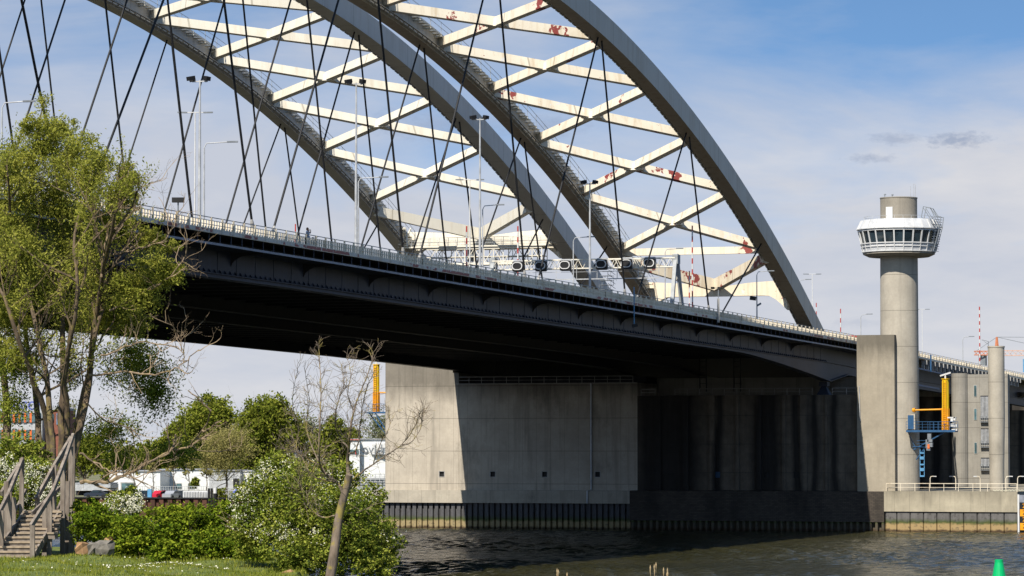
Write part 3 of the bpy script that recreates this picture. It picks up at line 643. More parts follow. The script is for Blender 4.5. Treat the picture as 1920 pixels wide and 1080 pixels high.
solo('concrete_column', MB().lathe((cc.x, cc.y, 5.7), [(1.02, 0), (1.04, 4), (1.16, 10.5), (1.16, cz - 5.9), (1.22, cz - 5.9), (1.22, cz - 5.7)], 36), 'concrete_tower', 'slim free-standing round concrete column on the quay right of the control tower', 'column')

# ------------------------------------------------------------ things on the deck
def mast(x, ytop, Y, label, r=.13, double=None, arm=None, flood=True):
    p = P(x, ytop, Y=Y); z0 = zd(p.x); t = thing('floodlight_mast', label, 'light mast', (p.x, Y, z0), 'floodlight masts on the nearer bridge')
    part(t, 'pole', MB().tube([(p.x, Y, z0), (p.x, Y, z0 + 5), (p.x, Y, p.z)], [r * 1.25, r, r * .55], 10), 'galvanised')
    mb = MB()
    for dx, dy in ((-.45, .35), (.1, .5), (.5, -.2), (-.1, -.5)):
        mb.beam((p.x + dx, Y + dy, p.z + .15), (p.x + dx * 1.7 - .2, Y + dy * 1.9, p.z + .02), .42, .34)
    part(t, 'floodlights', mb, 'black_matt')
    mb = MB(); mb.beam((p.x, Y - .7, p.z - .12), (p.x, Y + .7, p.z - .12), .1, .1); part(t, 'bracket', mb, 'galvanised')
    return t
mast(375, 150, 1, 'leftmost tall floodlight mast with four dark floods, beside the willow')
mast(668, 155, 1, 'tall floodlight mast second from the left, standing before the middle of the farther arch')
mast(900, 222, 1, 'tall floodlight mast third from the left, before the wide grey rib')
mast(1106, 343, 1, 'shortest looking floodlight mast, in front of the lane signal gantry')
def lamp(x, ytop, Y, label, arms=(1,), group='curved arm street lamps on the bridge decks', mat='galvanised', reach=2.2, cam_=False, dirv=None):
    p = P(x, ytop, Y=Y); z0 = zd(p.x) if p.x < 600 else 5; t = thing('street_lamp', label, 'street lamp', (p.x, Y, z0), group); mb = MB()
    hd = MB(); T2 = len(arms) > 1
    mb.tube([(p.x, Y, z0), (p.x, Y, p.z - (0 if T2 else .5))], [.1, .06], 7)
    for a in arms:
        e = Vector((p.x, Y, p.z)) + RT * a * reach
        mb.tube([(p.x, Y, p.z - .5)] + [Vector((p.x, Y, p.z - .12)) + RT * a * .2] + [e], .05, 6) if not T2 else mb.tube([(p.x, Y, p.z), e], .05, 6)
        hd.beam(e - RT * a * .2, e + RT * a * .75 + Vector((0, 0, .02)), .3, .13)
    part(t, 'post', mb, mat); part(t, 'lamp_head', hd, 'grey_metal'); return t
lamp(366, 211, 24, 'double arm street lamp behind the leftmost floodlight mast', (1, -1), mat='white_paint', reach=1.0)
lamp(383, 266, 7, 'single arm street lamp just right of the leftmost floodlight mast')
lamp(672, 332, 7, 'single arm street lamp half hidden behind the second floodlight mast')
lamp(881, 337, 24, 'thin white double arm street lamp left of the third floodlight mast', (1, -1), mat='white_paint', reach=1.0)
lamp(905, 384, 7, 'single arm street lamp just right of the third floodlight mast', reach=1.6)
lamp(1075, 444, 7, 'single arm street lamp left of the shortest floodlight mast', reach=1.8)
lamp(1247, 466, 7, 'street lamp with a dark camera near the end of the lane signal gantry', reach=1.6)
lamp(1419, 508, -2.8, 'street lamp with floodlight and camera halfway up, before the end of the peeling arch', reach=1.5)
lamp(1498, 524, 16, 'street lamp seen just right of the foot of the peeling arch', reach=1.2)
lamp(1523, 514, 24, 'thin white double arm street lamp right of the foot of the peeling arch', (1, -1), mat='white_paint', reach=.8)
lamp(1614, 589, 6, 'street lamp standing behind the tall concrete end block of the pier', reach=1.1)
lamp(1729, 580, 30, 'white street lamp just right of the control tower shaft', (1, -1), mat='white_paint', reach=.8)
lamp(1805, 631, -2.5, 'street lamp on the approach viaduct right of the control tower', reach=1.2)
lamp(4, 190, 7, 'street lamp at the left edge above the willow crown', reach=1.8)
l_ = P(1419, 560, Y=-2.8); k_ = thing('floodlight', 'dark floodlight and camera clamped on the lamp post before the end of the peeling arch', 'floodlight', (l_.x, -2.8, l_.z))
part(k_, 'flood_head', MB().beam(l_ - RT * .9 + UP * .1, l_ - RT * .1, .4, .5), 'black_matt'); part(k_, 'camera', MB().beam(l_ + RT * .05 - UP * .9, l_ + RT * .55 - UP * .6, .2, .25), 'grey_metal')
def small_flood(x, y, Y, label):
    p = P(x, y, Y=Y); z0 = zd(p.x); t = thing('floodlight_post', label, 'floodlight', (p.x, Y, z0))
    part(t, 'post', MB().tube([(p.x, Y, z0), (p.x, Y, p.z)], .06, 6), 'grey_metal'); part(t, 'flood_head', MB().beam(p - RT * .5, p + RT * .5, .5, .4), 'black_matt')
small_flood(334, 375, 2, 'short post with dark twin floodlight on the deck left of the first mast')
def pole(x, y0, Y, w, label, per=1.25):
    w *= .72
    p = P(x, y0, Y=Y); z0 = zd(p.x); t = thing('striped_pole', label, 'pole', (p.x, Y, z0), 'red and white banded poles along the decks'); a = MB(); b = MB(); z = p.z; k = 0
    while z > z0 + .3:
        (b if k % 2 == 0 else a).lathe((p.x, Y, max(z - per * .55, z0)), [(w, 0), (w, min(per * .55, z - z0))], 8); z -= per * .55; k += 1
    part(t, 'white_bands', a, 'white_paint'); part(t, 'red_bands', b, 'red_paint')
pole(875, 424, 16, .14, 'red and white banded pole just left of the third floodlight mast')
pole(971, 424, 22, .14, 'red and white banded pole above the leftmost lane signal')
pole(1298, 423, 2, .13, 'tallest red and white banded pole, right of the lane signal gantry')
pole(1292.5, 508, 3.5, .11, 'short red and white banded pole beside the tallest banded pole')
pole(1530.5, 568, 18, .11, 'short red and white banded pole by the foot of the peeling arch')
pole(1576, 579, 2, .11, 'red and white banded pole right of the arch foot, left of the concrete end block')
pole(1836.5, 575, -1, .15, 'red and white banded pole on the viaduct near the right edge', 1.15)
pole(554, 420, 2, .09, 'tiny red and white banded pole beside the person on the deck')
# white bracket post with twin cameras, hanging camera
p = P(1347, 600, Y=-4.8); t = thing('camera_post', 'pale post clamped outside the railing with two dark cameras on top', 'camera', tuple(p))
part(t, 'post', MB().beam(p - UP * .3, p + UP * 2.6, .28, .28, RT), 'socket_grey'); part(t, 'bracket', MB().beam(p + UP * 2.5, p + UP * 3.9, .08, .08, RT), 'grey_metal')
mb = MB(); mb.beam(p + UP * 3.9 - RT * .9, p + UP * 3.9 - RT * .45, .25, .25); mb.beam(p + UP * 3.9 - RT * .1, p + UP * 3.9 + RT * .35, .25, .25); mb.beam(p + UP * 3.9 - RT * .9, p + UP * 3.9 + RT * .3, .05, .05); part(t, 'cameras', mb, 'black_matt')
p = P(1189, 610, Y=-4.85); t = thing('hanging_camera', 'dark camera hanging on a blue pole over the side of the deck', 'camera', tuple(p))
part(t, 'pole', MB().tube([p, p + UP * 4.3], .06, 6), 'blue_light'); part(t, 'camera', MB().beam(p - RT * .25 - UP * .1, p + RT * .4 + UP * .05, .35, .35), 'black_matt')
# lane signal gantry
gl, gr = P(960, 497, Y=20), P(1262, 492, Y=1.2); gz = gr.z; gx = gr.x
t = thing('signal_gantry', 'pale lattice gantry over the road carrying a row of six black lane signals', 'gantry', (gx, 10, zd(gx)))
mb = MB(); ya_, yb_ = .8, 24.5
for dx in (-.55, .55):
    for dz in (-.55, .55): mb.beam((gx + dx, ya_, gz + dz), (gx + dx, yb_, gz + dz), .13, .13)
n_ = 20
for k in range(n_):
    a, b = ya_ + (yb_ - ya_) * k / n_, ya_ + (yb_ - ya_) * (k + 1) / n_; m_ = (a + b) / 2
    for dx in (-.55, .55): mb.beam((gx + dx, a, gz - .55), (gx + dx, m_, gz + .55), .06, .06); mb.beam((gx + dx, m_, gz + .55), (gx + dx, b, gz - .55), .06, .06)
    mb.beam((gx - .55, a, gz - .55), (gx + .55, a, gz - .55), .05, .05); mb.beam((gx - .55, a, gz + .55), (gx + .55, b, gz + .55), .05, .05)
part(t, 'truss', mb, 'cream_paint')
mb = MB(); z3 = gz - 1.9; mb.beam((gx - .7, ya_ + 2, z3), (gx - .7, yb_, z3), .09, .12); mb.beam((gx - .7, ya_ + 2, z3 + .9), (gx - .7, yb_, z3 + .9), .04, .04)
for k in range(9): y = ya_ + 2 + k * 2.65; mb.beam((gx - .7, y, z3), (gx - .7, y, gz), .06, .06, RT)
part(t, 'catwalk', mb, 'galvanised')
for yl in (ya_, yb_):
    for s in (-1, 1): part(t, 'leg', MB().beam((gx + s * .15, yl, gz + 1.0), (gx + s * 2.7, yl - .1, zd(gx)), .45, .4, Vector((1, 0, 0))), 'rail_grey')
    part(t, 'leg_head', MB().box(gx - .6, gx + .6, yl - .35, yl + .35, gz - .2, gz + .95), 'rail_grey')
def rrect(cx_, cz_, w, h, r, n=5):
    out = []
    for qx, qz, a in ((1, 1, 0), (-1, 1, 90), (-1, -1, 180), (1, -1, 270)):
        for k in range(n + 1): t_ = R(a + 90 * k / n); out.append((cx_ + qx * (w / 2 - r) + r * math.cos(t_), cz_ + qz * (h / 2 - r) + r * math.sin(t_)))
    return out
names = ['lane signal, leftmost of the six on the gantry', 'lane signal, second from the left on the gantry', 'lane signal, third from the left on the gantry',
         'lane signal, fourth from the left, first right of the wide gap', 'lane signal, fifth from the left, by the brown rib', 'lane signal, rightmost of six, nearest the gantry leg']
for (x, y), nm in zip(((970, 499), (1013, 498), (1059, 497), (1127, 495), (1174, 494), (1217, 493)), names):
    p = P(x, y, X=gx - 1.15); t = thing('lane_signal', 'black oval ' + nm, 'traffic signal', tuple(p), 'lane signals on the gantry')
    part(t, 'housing', MB().prism([(p.x, a, b) for a, b in rrect(p.y, p.z - .05, 1.35, 1.25, .15)], (.45, 0, 0)), 'black_matt')
    o_ = rrect(p.y, p.z, 1.34, .98, .47); i_ = rrect(p.y, p.z, 1.14, .78, .38); mb = MB(); nn = len(o_)
    mb.add([(p.x - .16, a, b) for a, b in o_] + [(p.x - .16, a, b) for a, b in i_] + [(p.x, a, b) for a, b in o_] + [(p.x, a, b) for a, b in i_],
           [(k, (k + 1) % nn, nn + (k + 1) % nn, nn + k) for k in range(nn)] + [(k, (k + 1) % nn, 2 * nn + (k + 1) % nn, 2 * nn + k) for k in range(nn)] + [(nn + k, nn + (k + 1) % nn, 3 * nn + (k + 1) % nn, 3 * nn + k) for k in range(nn)])
    part(t, 'rim', mb, 'white_paint'); part(t, 'lamp_face', MB().prism([(p.x - .05, a, b) for a, b in i_], (.04, 0, 0)), 'black_matt')
    mb = MB(); mb.prism([(p.x + .46, a, b) for a, b in rrect(p.y, p.z + .03, 1.55, 1.5, .25)], (.05, 0, 0)); part(t, 'frame', mb, 'galvanised')
# maintenance gantry between the farther ribs
mg = P(900, 478, Y=43); mx_ = mg.x; mz = mg.z
t = thing('maintenance_gantry', 'cream lattice maintenance platform slung between the farther ribs, above the deck', 'gantry', (mx_, 43, mz))
mb = MB(); a_, b_ = 33.5, 50.5
for dx in (-1.2, 1.2):
    for dz in (-1.3, .9): mb.beam((mx_ + dx, a_, mz + dz), (mx_ + dx, b_, mz + dz), .2, .32)
    for k in range(12):
        y0_, y1_ = a_ + (b_ - a_) * k / 12, a_ + (b_ - a_) * (k + 1) / 12; mb.beam((mx_ + dx, y0_, mz - 1.3), (mx_ + dx, y0_, mz + .9), .12, .12, RT)
        mb.beam((mx_ + dx, y0_, mz + (.9 if k % 2 else -1.3)), (mx_ + dx, y1_, mz + (-1.3 if k % 2 else .9)), .08, .08)
mb.box(mx_ - 1.2, mx_ + 1.2, a_, b_, mz - .35, mz - .25)
part(t, 'truss', mb, 'cream_paint'); part(t, 'platform', MB().box(mx_ - 1.5, mx_ + 1.5, 32.2, 54, mz + 1.06, mz + 1.25), 'cream_paint')
mb = MB(); rail(mb, (mx_ - 1.45, 32.2, mz + 1.25), (mx_ - 1.45, 54, mz + 1.25), 1.15, 16, .03, 2); rail(mb, (mx_ + 1.45, 32.2, mz + 1.25), (mx_ + 1.45, 54, mz + 1.25), 1.15, 16, .03, 2); part(t, 'hand_rail', mb, 'galvanised')
part(t, 'tank', MB().lathe((mx_ - .2, P(885, 478, X=mx_).y, mz - .9), [(.55, 0), (.55, 1.7)], 14), 'grey_metal')
for yy, xx in ((31.9, 0), (54.1, 0)):
    mb = MB()
    for k in range(16): mb.beam((mx_ - 1 + rng.uniform(-.8, 1.6), yy + rng.uniform(-.9, .9), mz + 1.2 + rng.uniform(0, .4)), (mx_ - 1 + rng.uniform(-.8, 1.6), yy + rng.uniform(-.9, .9), mz + 2.2 + rng.uniform(.3, 1.9)), .18, .18)
    for k in range(5): mb.box(mx_ - 1.2 + k * .5, mx_ - .9 + k * .5, yy - .5, yy + .1, mz + 1.4 + .25 * k, mz + 1.8 + .25 * k)
    part(t, 'rail_trolley', mb, 'cream_paint')
# stairs at the foot of ribs
def rib_stair(x, y0, y1, Y, label):
    a = P(x, y1, Y=Y); b = P(x, y0, Y=Y); mb = MB(); h = b.z - a.z
    for k in range(5):
        z_ = a.z + h * k / 5
        for dx, dy in ((0, 0), (1.3, 0), (0, 1.3), (1.3, 1.3)): mb.beam((a.x + dx + k * .25, Y + dy - k * .35, z_), (a.x + dx + k * .25, Y + dy - k * .35, z_ + h / 5 + .1), .06, .06, RT)
        mb.beam((a.x, Y, z_ + .9), (a.x + 1.6, Y - .6, z_ + .2), .05, .05); mb.box(a.x, a.x + 1.4, Y - .4, Y + 1.2, z_, z_ + .05)
    solo('steel_stair', mb, 'grey_metal', label, 'stair', base=(a.x, Y, a.z))
rib_stair(1140, 500, 543, 27.3, 'dark steel maintenance stair cage at the foot of the wide grey rib')
# person and bicycle on the near footpath
pp = P(577, 425, Y=-3.2); px = pp.x; gz_ = zd(px) + .004
t = thing('person', 'person in a pale top and light jeans at the railing, hands raised', 'person', (px, -3.2, gz_))
def skin(name, root, verts, edges, radii, mat, base, sub=2):
    me = bpy.data.meshes.new(name); me.from_pydata([tuple(v) for v in verts], edges, []); o = bpy.data.objects.new(name, me); COL.objects.link(o); o.parent = root
    me.materials.append(MATS[mat]); m = o.modifiers.new('skin', 'SKIN'); me.skin_vertices or None
    sv = me.skin_vertices[0].data if me.skin_vertices else None
    if sv is None:
        bm_ = __import__('bmesh').new(); bm_.from_mesh(me); bm_.verts.layers.skin.verify(); bm_.to_mesh(me); bm_.free(); sv = me.skin_vertices[0].data
    for i, r_ in enumerate(radii): sv[i].radius = (r_, r_) if isinstance(r_, (int, float)) else r_
    sv[0].use_root = True; s_ = o.modifiers.new('sub', 'SUBSURF'); s_.levels = sub; s_.render_levels = sub; return o
# body frame: facing direction f (towards -Y, looking over the rail), s = sideways
def bp(f, s, z): return Vector((s, -f, z))
V = [bp(0, 0, .98), bp(0, 0, 1.2), bp(0, 0, 1.42), bp(.01, 0, 1.53), bp(.03, 0, 1.64), bp(.03, 0, 1.74),
     bp(0, .1, .93), bp(.03, .13, .5), bp(0, .14, .09), bp(.14, .15, .04), bp(0, -.1, .93), bp(.04, -.13, .5), bp(.02, -.14, .09), bp(.16, -.15, .04),
     bp(0, .19, 1.42), bp(.14, .30, 1.30), bp(.22, .13, 1.55), bp(.23, .07, 1.62), bp(0, -.19, 1.42), bp(.14, -.34, 1.34), bp(.22, -.14, 1.56), bp(.23, -.07, 1.62)]
Eg = [(0, 1), (1, 2), (2, 3), (3, 4), (4, 5), (0, 6), (6, 7), (7, 8), (8, 9), (0, 10), (10, 11), (11, 12), (12, 13), (2, 14), (14, 15), (15, 16), (16, 17), (2, 18), (18, 19), (19, 20), (20, 21)]
Rr = [.14, .13, .14, .055, .095, .07, .095, .065, .045, .035, .095, .065, .045, .035, .065, .045, .035, .03, .065, .045, .035, .03]
skin('body', t, V, Eg, Rr, 'skin', None)
skin('shirt', t, [V[i] for i in (0, 1, 2, 14, 15, 18, 19)], [(0, 1), (1, 2), (2, 3), (3, 4), (2, 5), (5, 6)], [.16, .155, .165, .085, .062, .085, .062], 'shirt_pale', None)
skin('trousers', t, [V[i] for i in (0, 6, 7, 8, 10, 11, 12)], [(0, 1), (1, 2), (2, 3), (0, 4), (4, 5), (5, 6)], [.158, .115, .085, .065, .115, .085, .065], 'jeans', None)
hb = MB(); hb.lathe((px, -3.17, gz_ + 1.62), [(.05, -.1), (.1, -.04), (.115, .05), (.09, .14), (.03, .18)], 12); hb.smooth = True; part(t, 'hair', hb, 'hair_red')
bx_ = px + 1.1; t = thing('bicycle', 'bicycle with a dark pannier parked on the footpath beside the person', 'bicycle', (bx_, -3.3, gz_))
def torus(mb, c, rr, r, ax='y'):
    mb.tube([Vector(c) + Vector((math.cos(a) * rr, 0, math.sin(a) * rr)) for a in np.linspace(0, 2 * math.pi, 21)], r, 5, False)
for wx in (-.52, .52):
    mb = MB(); torus(mb, (bx_ + wx, -3.3, gz_ + .34), .32, .025); mb.mi = 1
    for a in np.linspace(0, math.pi, 7)[:-1]: mb.beam((bx_ + wx - math.cos(a) * .31, -3.3, gz_ + .34 - math.sin(a) * .31), (bx_ + wx + math.cos(a) * .31, -3.3, gz_ + .34 + math.sin(a) * .31), .008, .008)
    part(t, 'wheel', mb, ['tyre_black', 'galvanised'])
mb = MB(); q_ = lambda a, b: (bx_ + a, -3.3, gz_ + b)
for a, b in ((q_(-.52, .34), q_(-.2, .82)), (q_(-.52, .34), q_(-.05, .3)), (q_(-.05, .3), q_(-.2, .9)), (q_(-.05, .3), q_(.38, .8)), (q_(-.18, .78), q_(.36, .86)), (q_(.52, .34), q_(.34, 1.0))): mb.tube([a, b], .02, 6)
part(t, 'frame', mb, 'car_dark'); part(t, 'saddle', MB().box(bx_ - .32, bx_ - .08, -3.37, -3.23, gz_ + .9, gz_ + .96), 'black_matt')
part(t, 'handlebar', MB().tube([(bx_ + .3, -3.58, gz_ + 1.02), (bx_ + .34, -3.3, gz_ + 1.04), (bx_ + .3, -3.02, gz_ + 1.02)], .02, 6), 'grey_metal'); part(t, 'pannier', MB().box(bx_ - .72, bx_ - .38, -3.5, -3.35, gz_ + .38, gz_ + .72), 'black_matt')
# truck seen behind the railing next to the concrete block
p = P(1592, 634, Y=2.5); x0 = p.x; zt = P(1600, 630, Y=2.5).z; gz_ = zd(x0) + .004
t = thing('box_truck', 'yellow box truck with red roof edge behind the railing by the concrete block', 'truck', (x0 + 5, 2.5, gz_))
mb = MB(); mb.box(x0, x0 + 8, 1.3, 3.7, gz_ + .75, zt - .15); part(t, 'cargo_box', mb, 'yellow_paint')
mb = MB(); mb.box(x0 - .04, x0 + 8.04, 1.26, 3.74, zt - .3, zt); mb.box(x0 - .04, x0 + .1, 1.26, 3.74, gz_ + .7, zt - .3); part(t, 'roof_edge', mb, 'red_paint')
part(t, 'cab', MB().prism([(x0 + 8.1, 1.35, gz_ + .5), (x0 + 10.3, 1.35, gz_ + .5), (x0 + 10.3, 1.35, gz_ + 1.4), (x0 + 9.9, 1.35, zt - .2), (x0 + 8.1, 1.35, zt - .2)], (0, 2.3, 0)), 'white_paint')
for wx in (1.2, 6.5, 9.3):
    for wy in (1.45, 3.35): part(t, 'wheel', MB().prism([(x0 + wx + .45 * math.cos(a), wy, gz_ + .45 + .45 * math.sin(a)) for a in np.linspace(0, 2 * math.pi, 15)[:-1]], (0, .25, 0)), 'tyre_black')
# grey sign box on the deck at the far left
p = P(256, 372, Y=-1); t = thing('control_cabinet', 'grey back of a sign board standing on the deck behind the willow branches', 'sign', (p.x, -1, zd(p.x)))
part(t, 'board', MB().prism([P(249, 366, Y=-1), P(262, 367, Y=-1), P(258, 385, Y=-1), P(252, 384, Y=-1)], (0, .4, 0)), 'grey_metal'); part(t, 'post', MB().beam((p.x, -.8, zd(p.x)), (p.x, -.8, p.z - .3), .12, .12, RT), 'galvanised')
# ------------------------------------------------------------ yellow radar masts on blue platforms
def yellow(base, cx_, cy_, ztop, zbot, zplat, xa, label, tower_pt, wide):
    t = thing('radar_mast', label, 'mast', (cx_, cy_, zbot))
    zm = zbot + (ztop - zbot) * .42
    mb = MB(); mb.mi = 1; mb.lathe((cx_, cy_, 0), [(.58, zbot), (.58, zm)], 8); mb.mi = 0; mb.lathe((cx_, cy_, 0), [(.5, zm), (.5, ztop)], 8); mb.lathe((cx_, cy_, 0), [(.62, ztop), (.62, ztop + .08)], 8); part(t, 'column', mb, ['yellow_paint', 'yellow_orange'])
    mb = MB(); n = int((ztop - zbot) / .3)
    for k in range(n): mb.box(cx_ - .66, cx_ - .6, cy_ - .18, cy_ + .18, zbot + .3 * k, zbot + .3 * k + .05)
    for s in (-.2, .2): mb.box(cx_ - .68, cx_ - .6, cy_ + s - .03, cy_ + s + .03, zbot, ztop)
    part(t, 'ladder', mb, 'yellow_orange')
    b = Vector((cx_, cy_, tower_pt[2] + .1)); mb = MB(); mb.tube([b, b + (Vector(tower_pt) - b) * .16, Vector(tower_pt)], [.35, .12, .12], 8); mb.tube([Vector(tower_pt), Vector(tower_pt) + (Vector(tower_pt) - b).normalized() * .4], [.35, .25], 8); part(t, 'tie_bar', mb, 'yellow_orange')
    mb = MB(); c = Vector((cx_, cy_, ztop + .1)); mb.tube([c, c + UP * .45], .12, 8); mb.beam(c + UP * .55 - RT * .75 - UP * .18, c + UP * .55 + RT * .75 + UP * .28, .25, .22); part(t, 'radar', mb, 'white_paint')
    return t
pm = P(1773, 806, X=1.2); zt = P(1773, 711, X=1.2).z
yellow(None, 1.2, pm.y, zt, pm.z, pm.z, 0, 'bright yellow radar mast on the blue platform right of the control tower', P(1716, 769, X=1.6), 0)
t = thing('platform', 'blue steel platform bracketed off the control tower, carrying the yellow mast and white sensors', 'platform', (1.2, P(1745, 800, X=1.2).y, pm.z - .3))
yl, yr = P(1700, 806, X=.6).y, P(1792, 806, X=.6).y; zp = pm.z
part(t, 'deck', MB().box(.2, 2.2, yr, yl, zp - .32, zp - .02), 'blue_steel')
mb = MB(); rail(mb, (.22, yr, zp), (.22, yl, zp), 1.15, 9, .03, 2); rail(mb, (2.18, yr, zp), (2.18, yl - 3, zp), 1.15, 7, .03, 2); part(t, 'railing', mb, 'blue_steel')
mb = MB(); B1 = P(1770, 811, X=.7); B2 = P(1713, 843, X=.9); mb.beam(B1, B2, .16, .16); mb.beam(P(1735, 838, X=.8), P(1718, 862, X=1.2), .12, .12); mb.beam(P(1712, 837, X=.8), P(1736, 839, X=.8), .3, .12); mb.beam(P(1703, 812, X=1.6), P(1716, 838, X=1.6), .08, .08)
for yy in (826, 832, 838): mb.beam(P(1719, yy, X=.6), P(1737, yy, X=.6), .05, .05)
part(t, 'strut', mb, 'blue_steel')
mb = MB(); a_, b_ = P(1725, 840, X=.9), P(1733, 894, X=.9)
for yy in (a_.y, b_.y): mb.beam((.9, yy, a_.z), (.9, yy, b_.z), .09, .09, RT)
for k in range(5): z_ = b_.z + (a_.z - b_.z) * k / 5; mb.box(.7, 1.2, b_.y, a_.y, z_, z_ + .42 * (1 if k % 2 else .5))
part(t, 'caged_ladder', mb, 'blue_light')
mb = MB()
for x, y, w, h in ((1785, 783, 1.2, .18), (1785, 787, .35, .5), (1790, 785, .3, .45), (1786, 797, .45, .4), (1792, 798, .4, .35), (1790, 806, .8, .22)): q_ = P(x, y, X=.5); part(t, 'sensor', MB().box(.3, .75, q_.y - w / 2, q_.y + w / 2, q_.z - h / 2, q_.z + h / 2), 'white_paint')
mb = MB()
for x, y, w, h in ((1743, 818, .5, .8), (1744, 826, .7, .4), (1739, 832, .4, 1.2), (1745, 834, .6, .6), (1741, 842, .5, .4)): q_ = P(x, y, X=.7); mb.box(.4, .95, q_.y - w / 2, q_.y + w / 2, q_.z - h / 2, q_.z + h / 2)
mb.mi = 1; q_ = P(1741, 837, X=.35); mb.box(.3, .39, q_.y - .15, q_.y + .15, q_.z - .3, q_.z + .3); part(t, 'signal_lamps', mb, ['grey_metal', 'orange_panel'])
pm = P(705.5, 772, X=3); zt = P(705.5, 684, X=3).z
yellow(None, 3, pm.y, zt, pm.z, pm.z, 0, 'orange-yellow radar mast beyond the left end of the pale pier, behind bare twigs', P(746, 737, X=3), 0)
t = thing('platform', 'dark blue platform bracketed off the left end of the pale pier, carrying the orange-yellow mast', 'platform', (3, P(720, 775, X=3).y, pm.z - .3))
yl, yr = P(684, 773, X=2.2).y, 66.6; zp = pm.z
part(t, 'deck', MB().box(2.2, 4.2, yr, yl, zp - .25, zp - .02), 'blue_steel'); mb = MB(); rail(mb, (2.25, yr, zp), (2.25, yl, zp), 1.15, 6, .03, 1); part(t, 'railing', mb, 'blue_steel')
part(t, 'strut', MB().beam((3, yl - .4, zp - .2), (3, 66.65, zp - 3.9), .14, .14).beam((2.4, yl - 1.6, zp - .2), (2.4, 66.65, zp - 3.0), .14, .14), 'blue_steel')
# ------------------------------------------------------------ buildings right of the tower
bx0 = 62; yy = lambda x: P(x, 540, X=bx0).y; zz = lambda y: P(1812, y, X=bx0).z
t = thing('bridge_abutment', 'tall grey concrete abutment building with small windows and metal louvres, right of the control tower', 'building', (bx0 + 10, yy(1840), 5.7))
mb = MB(); mb.box(bx0, bx0 + 1.5, yy(1888), yy(1811.5), 5.7, zz(702)); part(t, 'wall', mb, 'concrete_building')
part(t, 'stair_tower', MB().lathe((bx0 + .3, yy(1798), 0), [(1.35, 5.7), (1.35, zz(700))], 24), 'concrete_building')
for y in (733, 777, 840):
    w = part(t, 'window', MB().box(bx0 - .06, bx0 + .1, yy(1830.5), yy(1824.5), zz(y + 11), zz(y - 11)), 'socket_grey'); part(w, 'pane', MB().box(bx0 - .09, bx0 - .02, yy(1829.6), yy(1825.4), zz(y + 10), zz(y - 10)), 'far_glass')
for ya_, yb_ in ((742, 785), (803, 832), (858, 875)):
    lv = part(t, 'louvre', MB().box(bx0 - .05, bx0 + .1, yy(1858), yy(1837), zz(yb_), zz(ya_)), 'under_steel'); mb = MB()
    for k in range(8): y_ = yy(1838 + k * 2.5); mb.box(bx0 - .14, bx0 - .06, y_ - .1, y_ + .02, zz(yb_), zz(ya_ + 2))
    part(lv, 'louvre_blades', mb, 'galvanised')
    mb = MB(); rail(mb, (bx0 - .5, yy(1858), zz(yb_ + 6)), (bx0 - .5, yy(1837), zz(yb_ + 6)), .9, 5, .03, 2); mb.box(bx0 - .6, bx0 - .05, yy(1858), yy(1837), zz(yb_ + 7), zz(yb_ + 6)); part(t, 'balcony', mb, 'grey_metal')
mb = MB()
for k in range(6): q_ = P(1821, 820 + k * 6, X=bx0); mb.box(bx0 - .05, bx0 + .02, q_.y - .12, q_.y + .12, q_.z - .15, q_.z + .12)
t2 = thing('pier_wall', 'dark shaded concrete wall under the viaduct right of the control tower', 'wall', (60, -5, 3.5))
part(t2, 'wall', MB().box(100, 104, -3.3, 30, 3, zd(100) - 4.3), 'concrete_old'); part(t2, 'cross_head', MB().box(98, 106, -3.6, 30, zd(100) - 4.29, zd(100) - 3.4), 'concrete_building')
t4 = thing('viaduct_sky_block', 'dark added wall blocking the sky under the far end of the viaduct', 'wall', (262, -10, 3))
part(t4, 'wall', MB().box(262, 268, -40, 30, 3, 21.5), 'concrete_old')  # added wall, keeps low sky from showing below the girders
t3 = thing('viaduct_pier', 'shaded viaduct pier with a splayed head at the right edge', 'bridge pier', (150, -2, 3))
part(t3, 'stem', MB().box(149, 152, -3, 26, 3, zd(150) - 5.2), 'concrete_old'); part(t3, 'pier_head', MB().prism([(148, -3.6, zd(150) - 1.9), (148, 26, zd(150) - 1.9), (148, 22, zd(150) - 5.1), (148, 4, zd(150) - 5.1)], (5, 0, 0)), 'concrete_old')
brk = []
for k in range(26): x = 48 + k * 3.2; mb = MB(); brk.append(mb); mb.box(x, x + .25, -5.4, -4.5, zd(x) - 1.0, zd(x) - .32); mb.box(x - .1, x + .35, -4.95, -4.5, zd(x) - 1.7, zd(x) - 1.0)
for k in range(1): pass
solo('viaduct_fascia', MB().sweep([[(x, -5.2, zd(x) - .02), (x, -4.61, zd(x) - .02), (x, -4.61, zd(x) - .3), (x, -5.2, zd(x) - .3)] for x in (14, 60, 100, 140, 200)]), 'rail_beige', 'pale edge ledge with short brackets along the viaduct right of the control tower', 'ledge', base=(60, -4.3, zd(60)))
LGT = bpy.data.objects['viaduct_fascia']; LGT['_b'] = (60, -4.3, zd(60))
for mb in brk: part(LGT, 'bracket', mb, 'socket_grey')
mb = MB(); mb.beam(P(1718, 690, Y=-5.6), P(1795, 707, Y=-5.6), .22, .22); mb.beam(P(1745, 665, Y=-5.7), P(1745, 697, Y=-5.7), .3, .2, RT); mb.beam(P(1722, 722, Y=-4.6), P(1760, 729, Y=-4.6), .22, .3)
solo('service_pipe', mb, 'blue_steel', 'blue service pipes under the viaduct edge right of the control tower', 'pipe')
